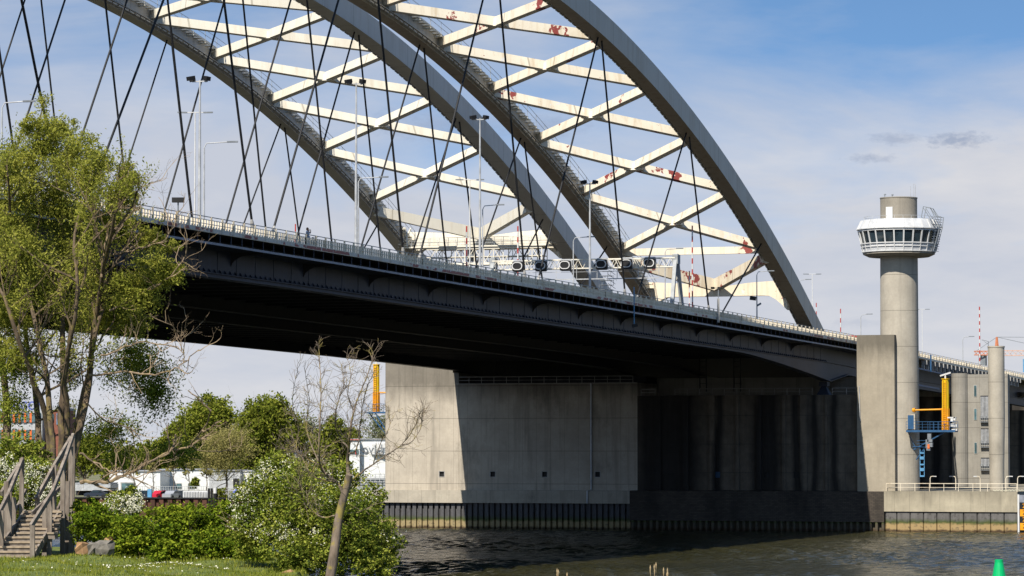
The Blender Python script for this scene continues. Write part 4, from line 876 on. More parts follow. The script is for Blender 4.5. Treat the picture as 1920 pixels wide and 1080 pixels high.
# quay lamps
for x, yt, sgn, nm in ((1744, 893, 1, 'leftmost curved quay lamp, in front of the dark opening'), (1792, 893, -1, 'second curved quay lamp from the left, left of the small windows'), (1838, 893, -1, 'curved quay lamp just left of the round column'), (1886, 893, 1, 'curved quay lamp just right of the round column'), (1908, 893, 1, 'curved quay lamp at the right end of the quay rail')):
    X_ = {1744: 40, 1792: 20, 1838: 1.0, 1886: 1.0, 1908: .6}[x]; q_ = P(x, 905, X=X_); zt = P(x, yt, X=X_).z; t = thing('quay_lamp', nm, 'lamp', (X_, q_.y, 5.7), 'curved lamps along the quay')
    b_ = Vector((X_, q_.y, 0)); part(t, 'post', MB().tube([b_ + UP * 5.7, b_ + UP * (zt - .35), b_ + UP * (zt - .05) + RT * .12 * sgn, b_ + UP * zt + RT * .5 * sgn], .06, 6), 'rail_beige'); part(t, 'lamp_head', MB().beam(b_ + UP * zt + RT * .45 * sgn, b_ + UP * (zt - .02) + RT * .95 * sgn, .22, .12), 'white_paint')
# clearance gauge at the right edge
g0 = P(1910, 994, X=-.9); gy = g0.y; px_ = 1 / 13.35
t = thing('clearance_gauge', 'black and orange height gauge with numbers 21 to 24 at the right edge', 'gauge', (-.9, gy, 0))
part(t, 'post', MB().box(-1.0, -.8, gy - .12, gy + .12, .1, P(1909, 927, X=-.9).z), 'white_paint'); part(t, 'housing', MB().box(-.95, -.6, gy - 2.6, gy - .13, P(1909, 942, X=-.9).z, P(1909, 928, X=-.9).z), 'ledge_steel')
zs = [P(1909, y, X=-.9).z for y in (942.5, 955, 968, 980.5, 994)]
def text(s_, size, loc, mat, root, name='number', ext=.004):
    cu = bpy.data.curves.new(name, 'FONT'); cu.body = s_; cu.size = size; cu.extrude = ext; cu.align_x = 'CENTER'; cu.align_y = 'CENTER'
    o_ = bpy.data.objects.new('tmp', cu); COL.objects.link(o_); bpy.context.view_layer.update()
    me = bpy.data.meshes.new_from_object(o_); bpy.data.objects.remove(o_); me.materials.clear(); me.materials.append(MATS[mat])
    o = bpy.data.objects.new(name, me); COL.objects.link(o); o.parent = root; b = Vector(root['_b'] if '_b' in root else root.parent['_b']); o.location = Vector(loc) - b
    o.rotation_euler = (R(90), 0, R(-90)); return o
for k in range(4):
    pl = part(t, 'number_plate', MB().box(-.9, -.8, gy - 2.6, gy - .2, zs[k + 1], zs[k]), 'black_matt' if k % 2 == 0 else 'yellow_orange')
    text(str(21 + k), .85, (-.91, gy - .95, (zs[k] + zs[k + 1]) / 2), 'yellow_orange' if k % 2 == 0 else 'black_matt', t)
# buoy
b_ = P(1873, 1049, D=286); t = thing('buoy', 'bright green can buoy floating in the river at the lower right', 'buoy', (b_.x, b_.y, 0))
mb = MB(); mb.lathe((b_.x, b_.y, 0), [(.75, -.4), (.78, .35), (.62, .5), (.55, .9), (.36, b_.z - .25), (.36, b_.z)], 20); part(t, 'float', mb, 'green_plastic'); part(t, 'base_ring', MB().lathe((b_.x, b_.y, 0), [(.95, -.3), (1.0, .0), (.95, .25)], 20), 'green_plastic')
# crane and blue sign far right
cr = P(1869, 632, X=420); zc = P(1869, 662, X=420).z
t = thing('tower_crane', 'distant orange tower crane behind the round column at the right edge', 'crane', (420, cr.y, 3))
mb = MB()
def lattice(mb, p, q, w, n, th=.12, up=UP):
    p = Vector(p); q = Vector(q); d = (q - p).normalized(); s_ = d.cross(up).normalized(); u = s_.cross(d).normalized()
    cs = [(s_ * a + u * b) * w / 2 for a, b in ((-1, -1), (1, -1), (1, 1), (-1, 1))]
    for c in cs: mb.beam(p + c, q + c, th, th, up)
    for k in range(n):
        for j in range(4): mb.beam(p + (q - p) * k / n + cs[j], p + (q - p) * (k + 1) / n + cs[(j + 1) % 4], th * .6, th * .6, up)
lattice(mb, (420, cr.y, 3), (420, cr.y, zc + 1), 1.8, 18, .2, Vector((1, 0, 0))); mb.tube([(420, cr.y, zc), (420, cr.y, cr.z)], [.7, .3], 5); part(t, 'mast', mb, 'orange_steel')
mb = MB(); A_ = Vector((420, cr.y, zc)); lattice(mb, A_, A_ + RT * 48, 1.3, 34, .2); part(t, 'jib', mb, 'crane_pale')
mb = MB(); lattice(mb, A_, A_ - RT * 6.0, 1.0, 6, .22); part(t, 'counter_jib', mb, 'orange_steel'); mb = MB(); mb.box(419, 421, (A_ - RT * 4).y - .9, (A_ - RT * 4).y + .9, zc - 3.2, zc - .6); part(t, 'counterweight', mb, 'grey_metal')
mb = MB(); tp = Vector((420, cr.y, cr.z)); mb.tube([tp, A_ - RT * 5.8 + UP * .3], .09, 4); mb.tube([tp, A_ + RT * 16 + UP * .7], .09, 4); mb.tube([tp, A_ + RT * 40 + UP * 4], .09, 4); part(t, 'pendant_cable', mb, 'grey_metal')
sg = P(1919, 674, Y=-2); t = thing('road_sign', 'blue road sign cut off by the right edge above the viaduct', 'sign', (sg.x, -2, zd(sg.x)))
q1, q2 = P(1918, 698, X=sg.x), P(1918, 673, X=sg.x); part(t, 'sign_panel', MB().box(sg.x, sg.x + .1, q1.y - 3.5, q1.y, q1.z, q2.z), 'blue_light'); part(t, 'post', MB().box(sg.x + .1, sg.x + .3, q1.y - 1.9, q1.y - 1.7, zd(sg.x), q1.z), 'galvanised')
mb = MB(); q_ = P(1866, 645, X=200)
solo('traffic_camera', MB().tube([P(1853, 675, X=160), P(1853, 640, X=160), P(1841, 637, X=160)], .08, 5).tube([P(1853, 645, X=160), P(1845, 640, X=160)], .06, 5), 'grey_metal', 'small angled camera on an arm above the viaduct, left of the round column', 'camera')

# ------------------------------------------------------------ vegetation
def leaf_mesh(name, cen, size, mat, root, aspect=.55, up=.0, kind=None, label=None, jitter=.35):
    """cen: N x 3 world positions, one small leaf-shaped quad each"""
    cen = np.asarray(cen, float); n = len(cen); b = np.array(root['_b']) if root is not None else cen.mean(0)
    nrm = rng.normal(size=(n, 3)); nrm[:, 2] = np.abs(nrm[:, 2]) * (1 + up) + up; nrm /= np.linalg.norm(nrm, axis=1)[:, None]
    t = rng.normal(size=(n, 3)); t -= nrm * (t * nrm).sum(1)[:, None]; t /= np.linalg.norm(t, axis=1)[:, None]; u = np.cross(nrm, t)
    sz = size * (1 + jitter * rng.uniform(-1, 1, n))[:, None]
    v = np.empty((n, 4, 3)); c = cen - b
    v[:, 0] = c - t * sz; v[:, 1] = c + u * sz * aspect - t * sz * .1; v[:, 2] = c + t * sz; v[:, 3] = c - u * sz * aspect - t * sz * .1
    me = bpy.data.meshes.new(name); me.vertices.add(n * 4); me.vertices.foreach_set('co', v.ravel()); me.loops.add(n * 4); me.loops.foreach_set('vertex_index', np.arange(n * 4, dtype=np.int32))
    me.polygons.add(n); me.polygons.foreach_set('loop_start', np.arange(0, n * 4, 4, dtype=np.int32)); me.update(calc_edges=True); me.materials.append(MATS[mat])
    o = bpy.data.objects.new(name, me); COL.objects.link(o)
    if root is not None: o.parent = root
    else: o.location = b
    return tag(o, label, None, None, kind)
def clumps(cs, n, shell=.5, sub=26, sr=.24):
    """cs: list of (centre, (ru, rd, rz) radii along image-right, depth, up); leaves gather in small clumps near the surface"""
    out = []; tot = sum(r[0] * r[2] for c, r in cs)
    for c, r in cs:
        m = max(1, int(n * r[0] * r[2] / tot / sub)); d = rng.normal(size=(m, 3)); d /= np.linalg.norm(d, axis=1)[:, None]; rad = 1 - shell * rng.random(m) ** 1.6
        rad *= 1 + .22 * np.sin(d[:, 0] * 5 + c[0]) * np.cos(d[:, 2] * 6 + c[1])
        q = d * rad[:, None]; cc = np.array(c)[None] + np.array(RT)[None] * (q[:, 0] * r[0])[:, None] + np.array(FW)[None] * (q[:, 1] * r[1])[:, None] + np.array(UP)[None] * (q[:, 2] * r[2])[:, None]
        s_ = sr * rng.uniform(.5, 1.5, m) * min(r[0], r[2])
        out.append((cc[:, None, :] + rng.normal(size=(m, sub, 3)) * s_[:, None, None] * np.array([1, 1, .7])).reshape(-1, 3))
    return np.concatenate(out)
def grow(mb, p, d, L_, r, lvl, nch, spread, upb, tips, wob=.18, taper=.55, seg=6, sides=5):
    p = Vector(p); d = Vector(d).normalized(); pts = [p.copy()]; rs = [r]; dirs = [d.copy()]
    for i in range(seg):
        d = (d + Vector(rng.normal(size=3)) * wob + UP * upb * .12).normalized(); p = p + d * L_ / seg; pts.append(p.copy()); rs.append(max(r * (1 - (1 - taper) * (i + 1) / seg), .004)); dirs.append(d.copy())
    mb.tube(pts, rs, sides if r > .03 else 3, False)
    if lvl <= 0: tips += pts[2:]; return
    for k in range(nch):
        i = int(rng.integers(1 if lvl < 2 else 2, seg + 1)); ax = dirs[i].orthogonal().normalized(); ax.rotate(Matrix.Rotation(rng.uniform(0, 6.283), 3, dirs[i])); nd = dirs[i].copy(); nd.rotate(Matrix.Rotation(spread * rng.uniform(.6, 1.3), 3, ax))
        grow(mb, pts[i], nd, L_ * rng.uniform(.42, .72), rs[i] * .6, lvl - 1, nch, spread, upb, tips, wob, taper, max(4, seg - 1), sides)
def path3(pts, D, jit=.6, seed=0):
    """photo outline of a limb given its own depth course"""
    out = []; n = len(pts)
    for i, (x, y) in enumerate(pts): out.append(P(x, y, D=D + jit * math.sin(seed * 2.1 + i * .9) * i / max(1, n - 1) * 1.6))
    return out
def smooth_path(pts, k=4):
    out = []
    for i in range(len(pts) - 1):
        a, b, c, d = pts[max(i - 1, 0)], pts[i], pts[i + 1], pts[min(i + 2, len(pts) - 1)]
        for j in range(k):
            t = j / k; out.append(.5 * ((2 * b) + (c - a) * t + (2 * a - 5 * b + 4 * c - d) * t * t + (3 * b - a - 3 * c + d) * t ** 3))
    return out + [pts[-1]]
def limb(mb, pts, D, r0, r1, jit=.6, seed=0, n=8, wob=.0):
    q = smooth_path(path3(pts, D, jit, seed)); m = len(q); q = [v + Vector(rng.normal(size=3)) * wob for v in q]; mb.tube(q, [r0 + (r1 - r0) * (i / (m - 1)) ** .8 for i in range(m)], n); return q
# --- willow on the bank
WD = 138; px = 1 / (F / WD); wb = G(95, WD, 4.6)
t = thing('willow_tree', 'big multi-stemmed willow with thin fresh foliage and dead grey branches at the left', 'tree', tuple(wb))
stems = [([(80, 935), (75, 850), (70, 760), (45, 600), (25, 440), (12, 330)], 10, 2), ([(95, 940), (92, 830), (65, 720), (30, 620), (0, 540), (-30, 470)], 9, 2), ([(112, 940), (115, 850), (118, 700), (115, 520), (112, 420), (100, 260)], 11, 2),
         ([(128, 940), (140, 850), (165, 720), (180, 590), (200, 480), (215, 400), (232, 372)], 10, 2), ([(125, 935), (135, 850), (152, 760), (176, 640), (192, 560), (188, 440), (150, 300)], 10, 2), ([(98, 945), (100, 860), (84, 700), (58, 560), (48, 430), (70, 240)], 9, 2),
         ([(20, 930), (12, 820), (10, 740), (-4, 640), (-20, 520)], 12, 5), ([(120, 930), (126, 800), (122, 690), (146, 560), (140, 440), (178, 330)], 8, 2)]
mb = MB(); tips = []
for i, (pt_, r0, r1) in enumerate(stems):
    q = limb(mb, pt_, WD + (-1.5 if i % 2 else 1.2), r0 * px * .88, r1 * px * .8, 2.5, i, 9, .03)
    for j in range(len(q) // 3, len(q), 1):
        if rng.random() < .85: grow(mb, q[j], Vector(rng.normal(size=3)) * .7 + UP * .9, rng.uniform(1.2, 3.2) * (.28 if j > len(q) * .75 else 1), rng.uniform(.03, .06), 2, 3, .6, 1.0, tips, .14)
mb.smooth = True; part(t, 'trunk', mb, 'willow_bark')
mb = MB(); dt = []
deads = [([(190, 668), (235, 650), (280, 642), (330, 652), (348, 660)], 3.2), ([(168, 705), (230, 698), (290, 702), (325, 690), (350, 675), (378, 655)], 3.6), ([(150, 905), (200, 902), (240, 888), (280, 866), (315, 848), (352, 838), (372, 815), (398, 770)], 6.0),
         ([(160, 755), (200, 788), (245, 802), (262, 822)], 2.6), ([(150, 850), (185, 870), (215, 890), (250, 898)], 3.4), ([(180, 905), (230, 930), (270, 900), (300, 862)], 2.6), ([(352, 838), (400, 845), (445, 845)], 2.0),
         ([(205, 585), (250, 560), (300, 530), (335, 500), (350, 470)], 3.4), ([(210, 480), (245, 468), (300, 455), (325, 425), (330, 405)], 3.0), ([(280, 590), (320, 610), (345, 630), (350, 600)], 2.0), ([(215, 400), (240, 372), (275, 345), (300, 340)], 2.2), ([(225, 372), (235, 340), (255, 300)], 2.2), ([(200, 470), (222, 430), (240, 405), (262, 390)], 2.4), ([(188, 520), (200, 440), (212, 395), (222, 330)], 4.2), ([(300, 455), (325, 470), (352, 490)], 1.8)]
for i, (pt_, r0) in enumerate(deads):
    q = limb(mb, pt_, WD - 3 + (i % 3), r0 * px * .62, r0 * px * .2, 1.6, i, 6, .035)
    for j in range(2, len(q)):
        if rng.random() < .6: grow(mb, q[j], (q[j] - q[j - 1]) + Vector(rng.normal(size=3)) * .35 + UP * .25, rng.uniform(.5, 1.5), r0 * px * .32, 2, 2, .6, .5, dt, .2)
part(t, 'dead_branches', mb, 'dead_wood')
def wc(x, y, rx, ry, dd=0, rd=None): c = P(x, y, D=WD + dd); return (c, (rx * px, (rd or rx) * px * 1.0, ry * px))
crown = [wc(250, 600, 40, 28, 1), wc(40, 660, 50, 34, 1), wc(320, 470, 22, 20, -2), wc(285, 440, 26, 18), wc(318, 520, 26, 26, -3), wc(70, 285, 62, 60, 1), (wc(140, 300, 55, 62)), wc(15, 330, 50, 62), wc(100, 380, 70, 60, 2), wc(30, 450, 50, 60, -1), wc(180, 320, 38, 48, -1), wc(238, 335, 26, 42, 1), wc(215, 420, 40, 40), wc(140, 470, 60, 50, 3), wc(60, 540, 50, 50, 2), wc(230, 370, 30, 34, 1),
         wc(255, 540, 50, 42, -2), wc(295, 498, 36, 34, -3), wc(275, 455, 28, 22), wc(205, 590, 44, 40, 1), wc(140, 590, 50, 40, 3), wc(20, 600, 45, 45, 1), wc(110, 240, 38, 22, 1), wc(62, 235, 30, 20)]
cen = clumps(crown, 92000, .8, 26, .2); tp = np.array([tuple(v) for v in tips]); tp = tp[rng.integers(0, len(tp), 26000)] + rng.normal(size=(26000, 3)) * .15
hole = np.sin(cen[:, 0] * 1.9 + cen[:, 2] * 1.3) * np.cos(cen[:, 1] * 1.4 - cen[:, 2] * 1.7) + .35 * np.sin(cen[:, 2] * 4.3 + cen[:, 1] * 3.1)
cen = cen[hole > -.42]
leaf_mesh('crown', np.concatenate([cen, tp]), .068, 'willow_leaf', t, .36)
low = [wc(255, 690, 75, 60, 4), wc(290, 735, 46, 60, 4), wc(205, 810, 60, 42, 3), wc(250, 660, 40, 22, 3), wc(30, 690, 60, 40, 2), wc(20, 760, 40, 40, 2), wc(130, 700, 26, 40, 3), wc(330, 850, 60, 30, 6), wc(230, 860, 50, 26, 5)]
cen = clumps(low, 22000, 1.0, 7, .2); leaf_mesh('lower_foliage', cen, .065, 'hawthorn_leaf', t, .4)
# --- bare tree in front
BD = 95; px = 1 / (F / BD); bb = G(618, BD, 7.2)
t = thing('bare_tree', 'leafless young tree with mossy forked twigs, standing on the bank left of the pale pier', 'tree', tuple(bb)); mb = MB(); tips = []
limb(mb, [(616, 1100), (626, 1040), (633, 985), (640, 950), (650, 912), (655, 890)], BD, 10 * px, 6.5 * px, .1, 0, 10)
for i, (pt_, r0, r1) in enumerate([([(642, 948), (643, 925), (632, 905), (612, 890), (600, 872), (598, 840), (600, 790), (602, 740), (600, 690), (598, 655)], 6, 1.2), ([(654, 895), (652, 868), (654, 840), (656, 810), (664, 770), (676, 735), (694, 690), (700, 660)], 6.5, 1.2),
        ([(655, 905), (672, 890), (700, 870), (730, 850), (752, 835), (775, 805), (790, 770)], 3.4, 1.0), ([(656, 850), (666, 845), (673, 825), (676, 790), (684, 740), (700, 700)], 3.4, 1), ([(654, 840), (640, 825), (628, 795), (632, 760), (645, 720), (640, 690)], 3, 1),
        ([(633, 905), (600, 898), (582, 888), (568, 860), (556, 840), (560, 800), (548, 760), (556, 700)], 2.6, .9), ([(628, 967), (605, 970), (585, 957), (570, 940), (562, 910), (560, 880)], 3.0, .9), ([(600, 872), (575, 860), (560, 850), (530, 842)], 2.2, .8), ([(664, 770), (652, 740), (658, 700), (650, 670)], 2.2, .8), ([(752, 835), (770, 830), (790, 800), (786, 775)], 1.8, .8), ([(650, 962), (672, 960), (690, 952)], 1.6, .8),
        ([(700, 870), (712, 835), (730, 800), (728, 765)], 2, .8), ([(612, 890), (590, 850), (575, 800), (580, 750), (572, 700)], 2.4, .8)]):
    q = limb(mb, pt_, BD + .3 * (i % 3), r0 * px * .62, r1 * px * .45, .8, i, 7, .006)
    for j in range(5, len(q)):
        for _ in range(2 if j > 8 else 1): grow(mb, q[j], (q[j] - q[j - 1]).normalized() + Vector(rng.normal(size=3)) * .65 + UP * .2, rng.uniform(.35, .8) * (1 if j < len(q) * .75 else .6), .6 * px, 1, 4, .75, .25, tips, .2, .5, 5, 3)
mb.smooth = True; part(t, 'trunk', mb, 'bare_bark')
# --- shrubs
def lat_d(p): d = Vector(p) - Vector((CX, CY, 0)); return d.dot(RT), d.dot(FW)
def shrub(name, label, cs, n, size, mat, flowers=0, flow_cs=None, group=None, twigs=8, cat='shrub', sub=24, sr=.2, shell=.55):
    c0 = cs[0][0]; base = (c0.x, c0.y, ground_h(*lat_d(c0)) if lat_d(c0)[1] < 160 else 3.0); t = thing(name, label, cat, base, group)
    leaf_mesh('foliage', clumps(cs, n, max(shell, .75), 34, sr * .62), size, mat, t, .55, .3)
    mb = MB(); tp = []
    for c, r in cs[:6]:
        for k in range(twigs): grow(mb, Vector((c.x, c.y, c.z - r[2])) + Vector(rng.normal(size=3)) * .2, Vector(rng.normal(size=3)) * .6 + UP, r[2] * 1.5, .022, 1, 3, .5, .5, tp)
    part(t, 'stems', mb, 'willow_bark')
    if flowers: leaf_mesh('blossom', clumps(flow_cs or cs, flowers, .5, 7, .13), .019 * (lat_d(c0)[1] / 100), 'flower_white', t, .9)
    return t

def e(x, y, rx, ry, D, rd=1.2): c = P(x, y, D=D); k = D / F; return (c, (rx * k, rd, ry * k))
shrub('bramble_thicket', 'low bright green bramble thicket behind the stones, between stairs and blossoming hawthorn', [e(330, 1000, 70, 52, 112), e(250, 1010, 50, 42, 110), e(400, 985, 60, 42, 113), e(180, 985, 44, 42, 113), e(160, 960, 30, 26, 116), e(420, 1030, 60, 40, 108), e(330, 1035, 60, 25, 107), e(350, 960, 50, 18, 115), e(470, 1040, 40, 32, 106)], 64000, .058, 'bramble_leaf', shell=.7, sub=18)
shrub('hawthorn_bush', 'large hawthorn bush with white blossom behind the bare tree trunk', [e(560, 960, 90, 80, 100, 1.8), e(490, 950, 50, 66, 101), e(640, 985, 85, 68, 99, 1.6), e(700, 1020, 48, 50, 98), e(530, 890, 50, 40, 102), e(620, 900, 60, 42, 102), e(470, 1000, 40, 45, 101), e(580, 1040, 90, 40, 98), e(700, 1055, 40, 32, 97), e(690, 940, 30, 34, 101)], 84000, .048, 'hawthorn_leaf',
      3400, [e(495, 930, 60, 62, 100), e(455, 960, 32, 38, 100), e(520, 1000, 56, 26, 98.6), e(580, 1005, 66, 26, 98.2), e(560, 885, 70, 34, 101), e(640, 930, 60, 40, 99), e(735, 1000, 24, 16, 98)])
shrub('hawthorn_bush', 'hawthorn thick with white blossom behind the wooden stairs', [e(60, 915, 55, 55, 124, 1.4), e(20, 880, 40, 60, 125), e(90, 960, 40, 40, 123), e(0, 950, 40, 50, 122), e(50, 850, 40, 35, 126)], 26000, .065, 'hawthorn_leaf', 3800, [e(60, 910, 50, 45, 123), e(10, 900, 30, 50, 123), e(95, 930, 25, 30, 122)])
shrub('hawthorn_bush', 'small hawthorn with white blossom between the bramble and the far quay', [e(225, 955, 34, 30, 120), e(240, 935, 26, 22, 121), e(205, 975, 26, 24, 120)], 12000, .06, 'hawthorn_leaf', 1700, [e(225, 950, 34, 26, 119), e(255, 940, 15, 20, 119)])
# grass, daisies, reeds
n = 34000; la = rng.uniform(-17, -1.5, n); dd = rng.uniform(91, 114, n); cc = np.array([tuple(Vector((CX, CY, 0)) + FW * float(b) + RT * float(a) + UP * (ground_h(float(a), float(b)) + .0)) for a, b in zip(la, dd)])
me = bpy.data.meshes.new('grass'); h = rng.uniform(.03, .11, n) * (1 + .8 * (np.sin(la * 1.7) * np.cos(dd * .9) > .3)); a = rng.uniform(0, 6.28, n); v = np.empty((n, 3, 3)); w = .012
v[:, 0] = cc + np.stack([np.cos(a) * w, np.sin(a) * w, np.zeros(n)], 1); v[:, 1] = cc - np.stack([np.cos(a) * w, np.sin(a) * w, np.zeros(n)], 1); v[:, 2] = cc + np.stack([rng.normal(size=n) * .03, rng.normal(size=n) * .03, h], 1)
me.vertices.add(n * 3); me.vertices.foreach_set('co', v.ravel()); me.loops.add(n * 3); me.loops.foreach_set('vertex_index', np.arange(n * 3, dtype=np.int32)); me.polygons.add(n); me.polygons.foreach_set('loop_start', np.arange(0, n * 3, 3, dtype=np.int32)); me.update(calc_edges=True); me.materials.append(MATS['grass_blade'])
o = bpy.data.objects.new('grass', me); COL.objects.link(o); tag(o, 'short green lawn grass on the river bank', 'grass', kind='stuff')
la = np.concatenate([rng.normal(-10.5, 1.1, 260), rng.uniform(-15.5, -8, 160)]); dd = np.concatenate([rng.normal(99.5, 1.5, 260), rng.uniform(94, 108, 160)])
cc = np.array([tuple(Vector((CX, CY, 0)) + FW * float(b) + RT * float(a) + UP * (ground_h(float(a), float(b)) + .09)) for a, b in zip(la, dd)])
o = leaf_mesh('daisies', cc, .028, 'flower_white', None, .9, 1.0, 'stuff'); tag(o, 'tiny white daisies scattered over the lawn', 'flowers')
for x, y, lb in ((1050, 1066, 'dry reed plume poking up at the bottom edge below the dark pier'), (1222, 1058, 'taller dry reed plume at the bottom edge below the dark pier'), (1245, 1064, 'dry reed plume right next to the taller plume at the bottom edge')):
    mb = MB(); tp_ = P(x, y, D=100); b0 = Vector((tp_.x, tp_.y, ground_h(*lat_d(tp_))))
    for k in range(5): q = b0 + Vector(rng.normal(size=3)) * .05; e_ = tp_ + Vector(rng.normal(size=3)) * .09 - UP * rng.uniform(0, .2); mb.tube([q, (q + e_) / 2 + RT * .03, e_], [.008, .006, .003], 4); mb.tube([e_ - UP * .2, e_ - UP * .08, e_], [.004, .022, .004], 5)
    solo('reed', mb, 'reed_dry', lb, 'reed', 'dry reeds along the bottom edge', base=tuple(b0))
# stones beside the stairs
def stone(x, y, w, h, D, mat, lb):
    mb = MB(); c = P(x, y, D=D); k = D / F; rs = []
    for i, (zz_, s_) in enumerate(((-.5, .92), (-.1, 1.0), (.3, .94), (.5, .7))):
        rs.append([c + RT * math.cos(a) * w * k / 2 * s_ * (1 + .14 * math.sin(a * 3 + x)) + FW * math.sin(a) * w * k * .4 * s_ + UP * (zz_ * h * k + .03 * math.sin(a * 2 + x)) for a in np.linspace(0, 2 * math.pi, 6)[:-1] + .35 + x])
    mb.sweep([[v + Vector(rng.normal(size=3)) * .035 for v in r__] for r__ in rs]); solo('boulder', mb, mat, lb, 'stone', 'stones by the wooden stairs')
stone(153, 1027, 27, 22, 109, 'stone_tan', 'orange-tan boulder nearest the wooden stairs'); stone(173, 1029, 17, 22, 108.5, 'stone_grey', 'narrow grey boulder second from the stairs')
stone(196, 1028, 36, 26, 108, 'stone_grey', 'large flat grey boulder right of the narrow one'); stone(207, 1015, 25, 14, 109.6, 'stone_tan', 'pale tan boulder lying behind the large grey one')
stone(545, 1080, 30, 16, 96, 'stone_tan', 'tan boulder at the bottom edge left of the bare trunk')
# --- wooden stairs
t = thing('wooden_stairs', 'weathered wooden stairs with sloping handrails climbing from the lawn at the left edge', 'stairs', tuple(G(45, 112, ground_h(*lat_d(G(45, 112, 7.8))))))
gz_ = ground_h(*lat_d(G(45, 112, 7.8)))
def step(xa, xb, y, D, dep=.32, th=.06):
    a, b = P(xa, y, D=D), P(xb, y, D=D); part(t, 'step', MB().add([a, b, b + FW * dep, a + FW * dep, a - UP * th, b - UP * th, b + FW * dep - UP * th, a + FW * dep - UP * th], [(0, 1, 2, 3), (7, 6, 5, 4), (0, 4, 5, 1), (1, 5, 6, 2), (2, 6, 7, 3), (3, 7, 4, 0)]), 'tread_wood')
    r_ = MB(); r_.add([a - UP * th + FW * .04, b - UP * th + FW * .04, b - UP * .22 + FW * .04, a - UP * .22 + FW * .04, a - UP * th + FW * .07, b - UP * th + FW * .07, b - UP * .22 + FW * .07, a - UP * .22 + FW * .07], [(0, 1, 2, 3), (7, 6, 5, 4), (0, 4, 5, 1), (1, 5, 6, 2), (2, 6, 7, 3), (3, 7, 4, 0)]); part(t, 'riser', r_, 'weathered_wood')
for k in range(5): step(-14 + k * 3, 58 + k * 6, 1042 - k * 9, 110 + k * .32)
for k in range(6): step(30 + k * 2.4, 108 + k * 1.5, 998 - k * 8, 111.8 + k * .3)
part(t, 'landing', MB().add([P(50, 957, D=113.7), P(114, 957, D=113.7), P(114, 957, D=113.7) + FW * 1.3, P(50, 957, D=113.7) + FW * 1.3, P(50, 960, D=113.7), P(114, 960, D=113.7), P(114, 960, D=113.7) + FW * 1.3, P(50, 960, D=113.7) + FW * 1.3], [(0, 1, 2, 3), (7, 6, 5, 4), (0, 4, 5, 1), (1, 5, 6, 2), (2, 6, 7, 3), (3, 7, 4, 0)]), 'tread_wood')
def hand(pts, w=.09, h=.17):
    mb = MB(); q = [P(x, y, D=d) for x, y, d in pts]
    for a, b in zip(q, q[1:]): mb.beam(a - (b - a).normalized() * .03, b + (b - a).normalized() * .03, w, h)
    part(t, 'handrail', mb, 'weathered_wood')
hand([(58, 987, 110), (98, 924, 112), (122, 862, 114), (137, 817, 115.5)]); hand([(68, 936, 114.6), (101, 876, 116), (133, 822, 117.4)]); hand([(-14, 985, 110), (16, 927, 112), (42, 862, 114)]); hand([(3, 925, 115), (35, 873, 117)])
hand([(30, 955, 113.8), (48, 920, 115)], .06, .12); hand([(60, 962, 113), (112, 915, 115.5)], .06, .12); hand([(108, 955, 114), (125, 920, 115.8)], .06, .12)
def post(x, y0, D, y1=None, w=.15):
    a = P(x, y0, D=D); zb = gz_ - .1 if y1 is None else P(x, y1, D=D).z; part(t, 'post', MB().beam(Vector((a.x, a.y, zb)), a + UP * .05, w, w, RT), 'weathered_wood')
for a in ((61, 988, 109.9), (93.5, 932, 112), (118, 872, 113.9), (133, 840, 115.2), (136.5, 820, 115.8), (18, 925, 112), (3, 960, 110.9), (41, 862, 114, 1005), (26, 935, 112.6), (70, 930, 114.7, 958), (102, 874, 116, 960), (12, 905, 113.2), (126, 905, 114.6), (84, 955, 112.3)): post(*a)
solo('stair_support', MB().beam(P(66, 1036, D=111.2), P(108, 985, D=113.4), .08, .2), 'weathered_wood', None, None)
bpy.data.objects.remove(bpy.data.objects['stair_support'])
part(t, 'stringer', MB().beam(P(66, 1040, D=110.5), P(112, 962, D=113.6), .07, .26), 'weathered_wood'); part(t, 'stringer', MB().beam(P(-14, 1048, D=110.2), P(48, 962, D=113.6), .07, .26), 'weathered_wood')
# ------------------------------------------------------------ far bank on the left
GZ = 3.02
t = thing('sheet_pile_quay', 'rusty brown sheet pile quay on the far bank behind the brambles', 'quay', (56, 170, 0))
mb = MB(); sheet(mb, 70, 320, 55.4, -1, 3.3, 1.6, .45, .5); part(t, 'sheet_piling', mb, 'rust_quay'); part(t, 'capping', MB().box(55.2, 56.3, 70, 320, 3.3, 3.5), 'black_matt')
def slab(root, name, xa, xb, y0, y1, D, mat, dep=12, lab=None):
    a, b = P(xa, y1, D=D), P(xb, y1, D=D); zt = P(xa, y0, D=D).z; zb = max(P(xa, y1, D=D).z, GZ)
    a.z = b.z = zb; mb = MB(); mb.add([a, b, b + FW * dep, a + FW * dep] + [Vector((q.x, q.y, zt)) for q in (a, b, b + FW * dep, a + FW * dep)], [(0, 1, 2, 3), (4, 5, 6, 7), (0, 1, 5, 4), (1, 2, 6, 5), (2, 3, 7, 6), (3, 0, 4, 7)])
    return part(root, name, mb, mat, lab)
def bld(name, label, xa, xb, y0, D, mat, cat='building', dep=20, roof=None):
    c = P((xa + xb) / 2, 900, D=D); t = thing(name, label, cat, (c.x, c.y, GZ)); slab(t, 'wall', xa, xb, y0, 960, D, mat, dep)
    slab(t, 'roof', xa - 1, xb + 1, y0 - 1.6, y0, D - .3, roof or 'roof_grey', dep + .6); return t
t = bld('warehouse', 'long white low warehouse on the far bank behind the young street trees', 300, 392, 881, 720, 'white_panel')
for x0, x1, y0, y1 in ((226, 252, 904, 920), (285, 310, 906, 917)): pass
for xa, xb in ((304, 316), (330, 340), (352, 364)): w = slab(t, 'window', xa, xb, 906, 915, 719.8, 'socket_grey', .3); slab(w, 'pane', xa + 1, xb - 1, 907, 914, 719.6, 'far_glass', .2)
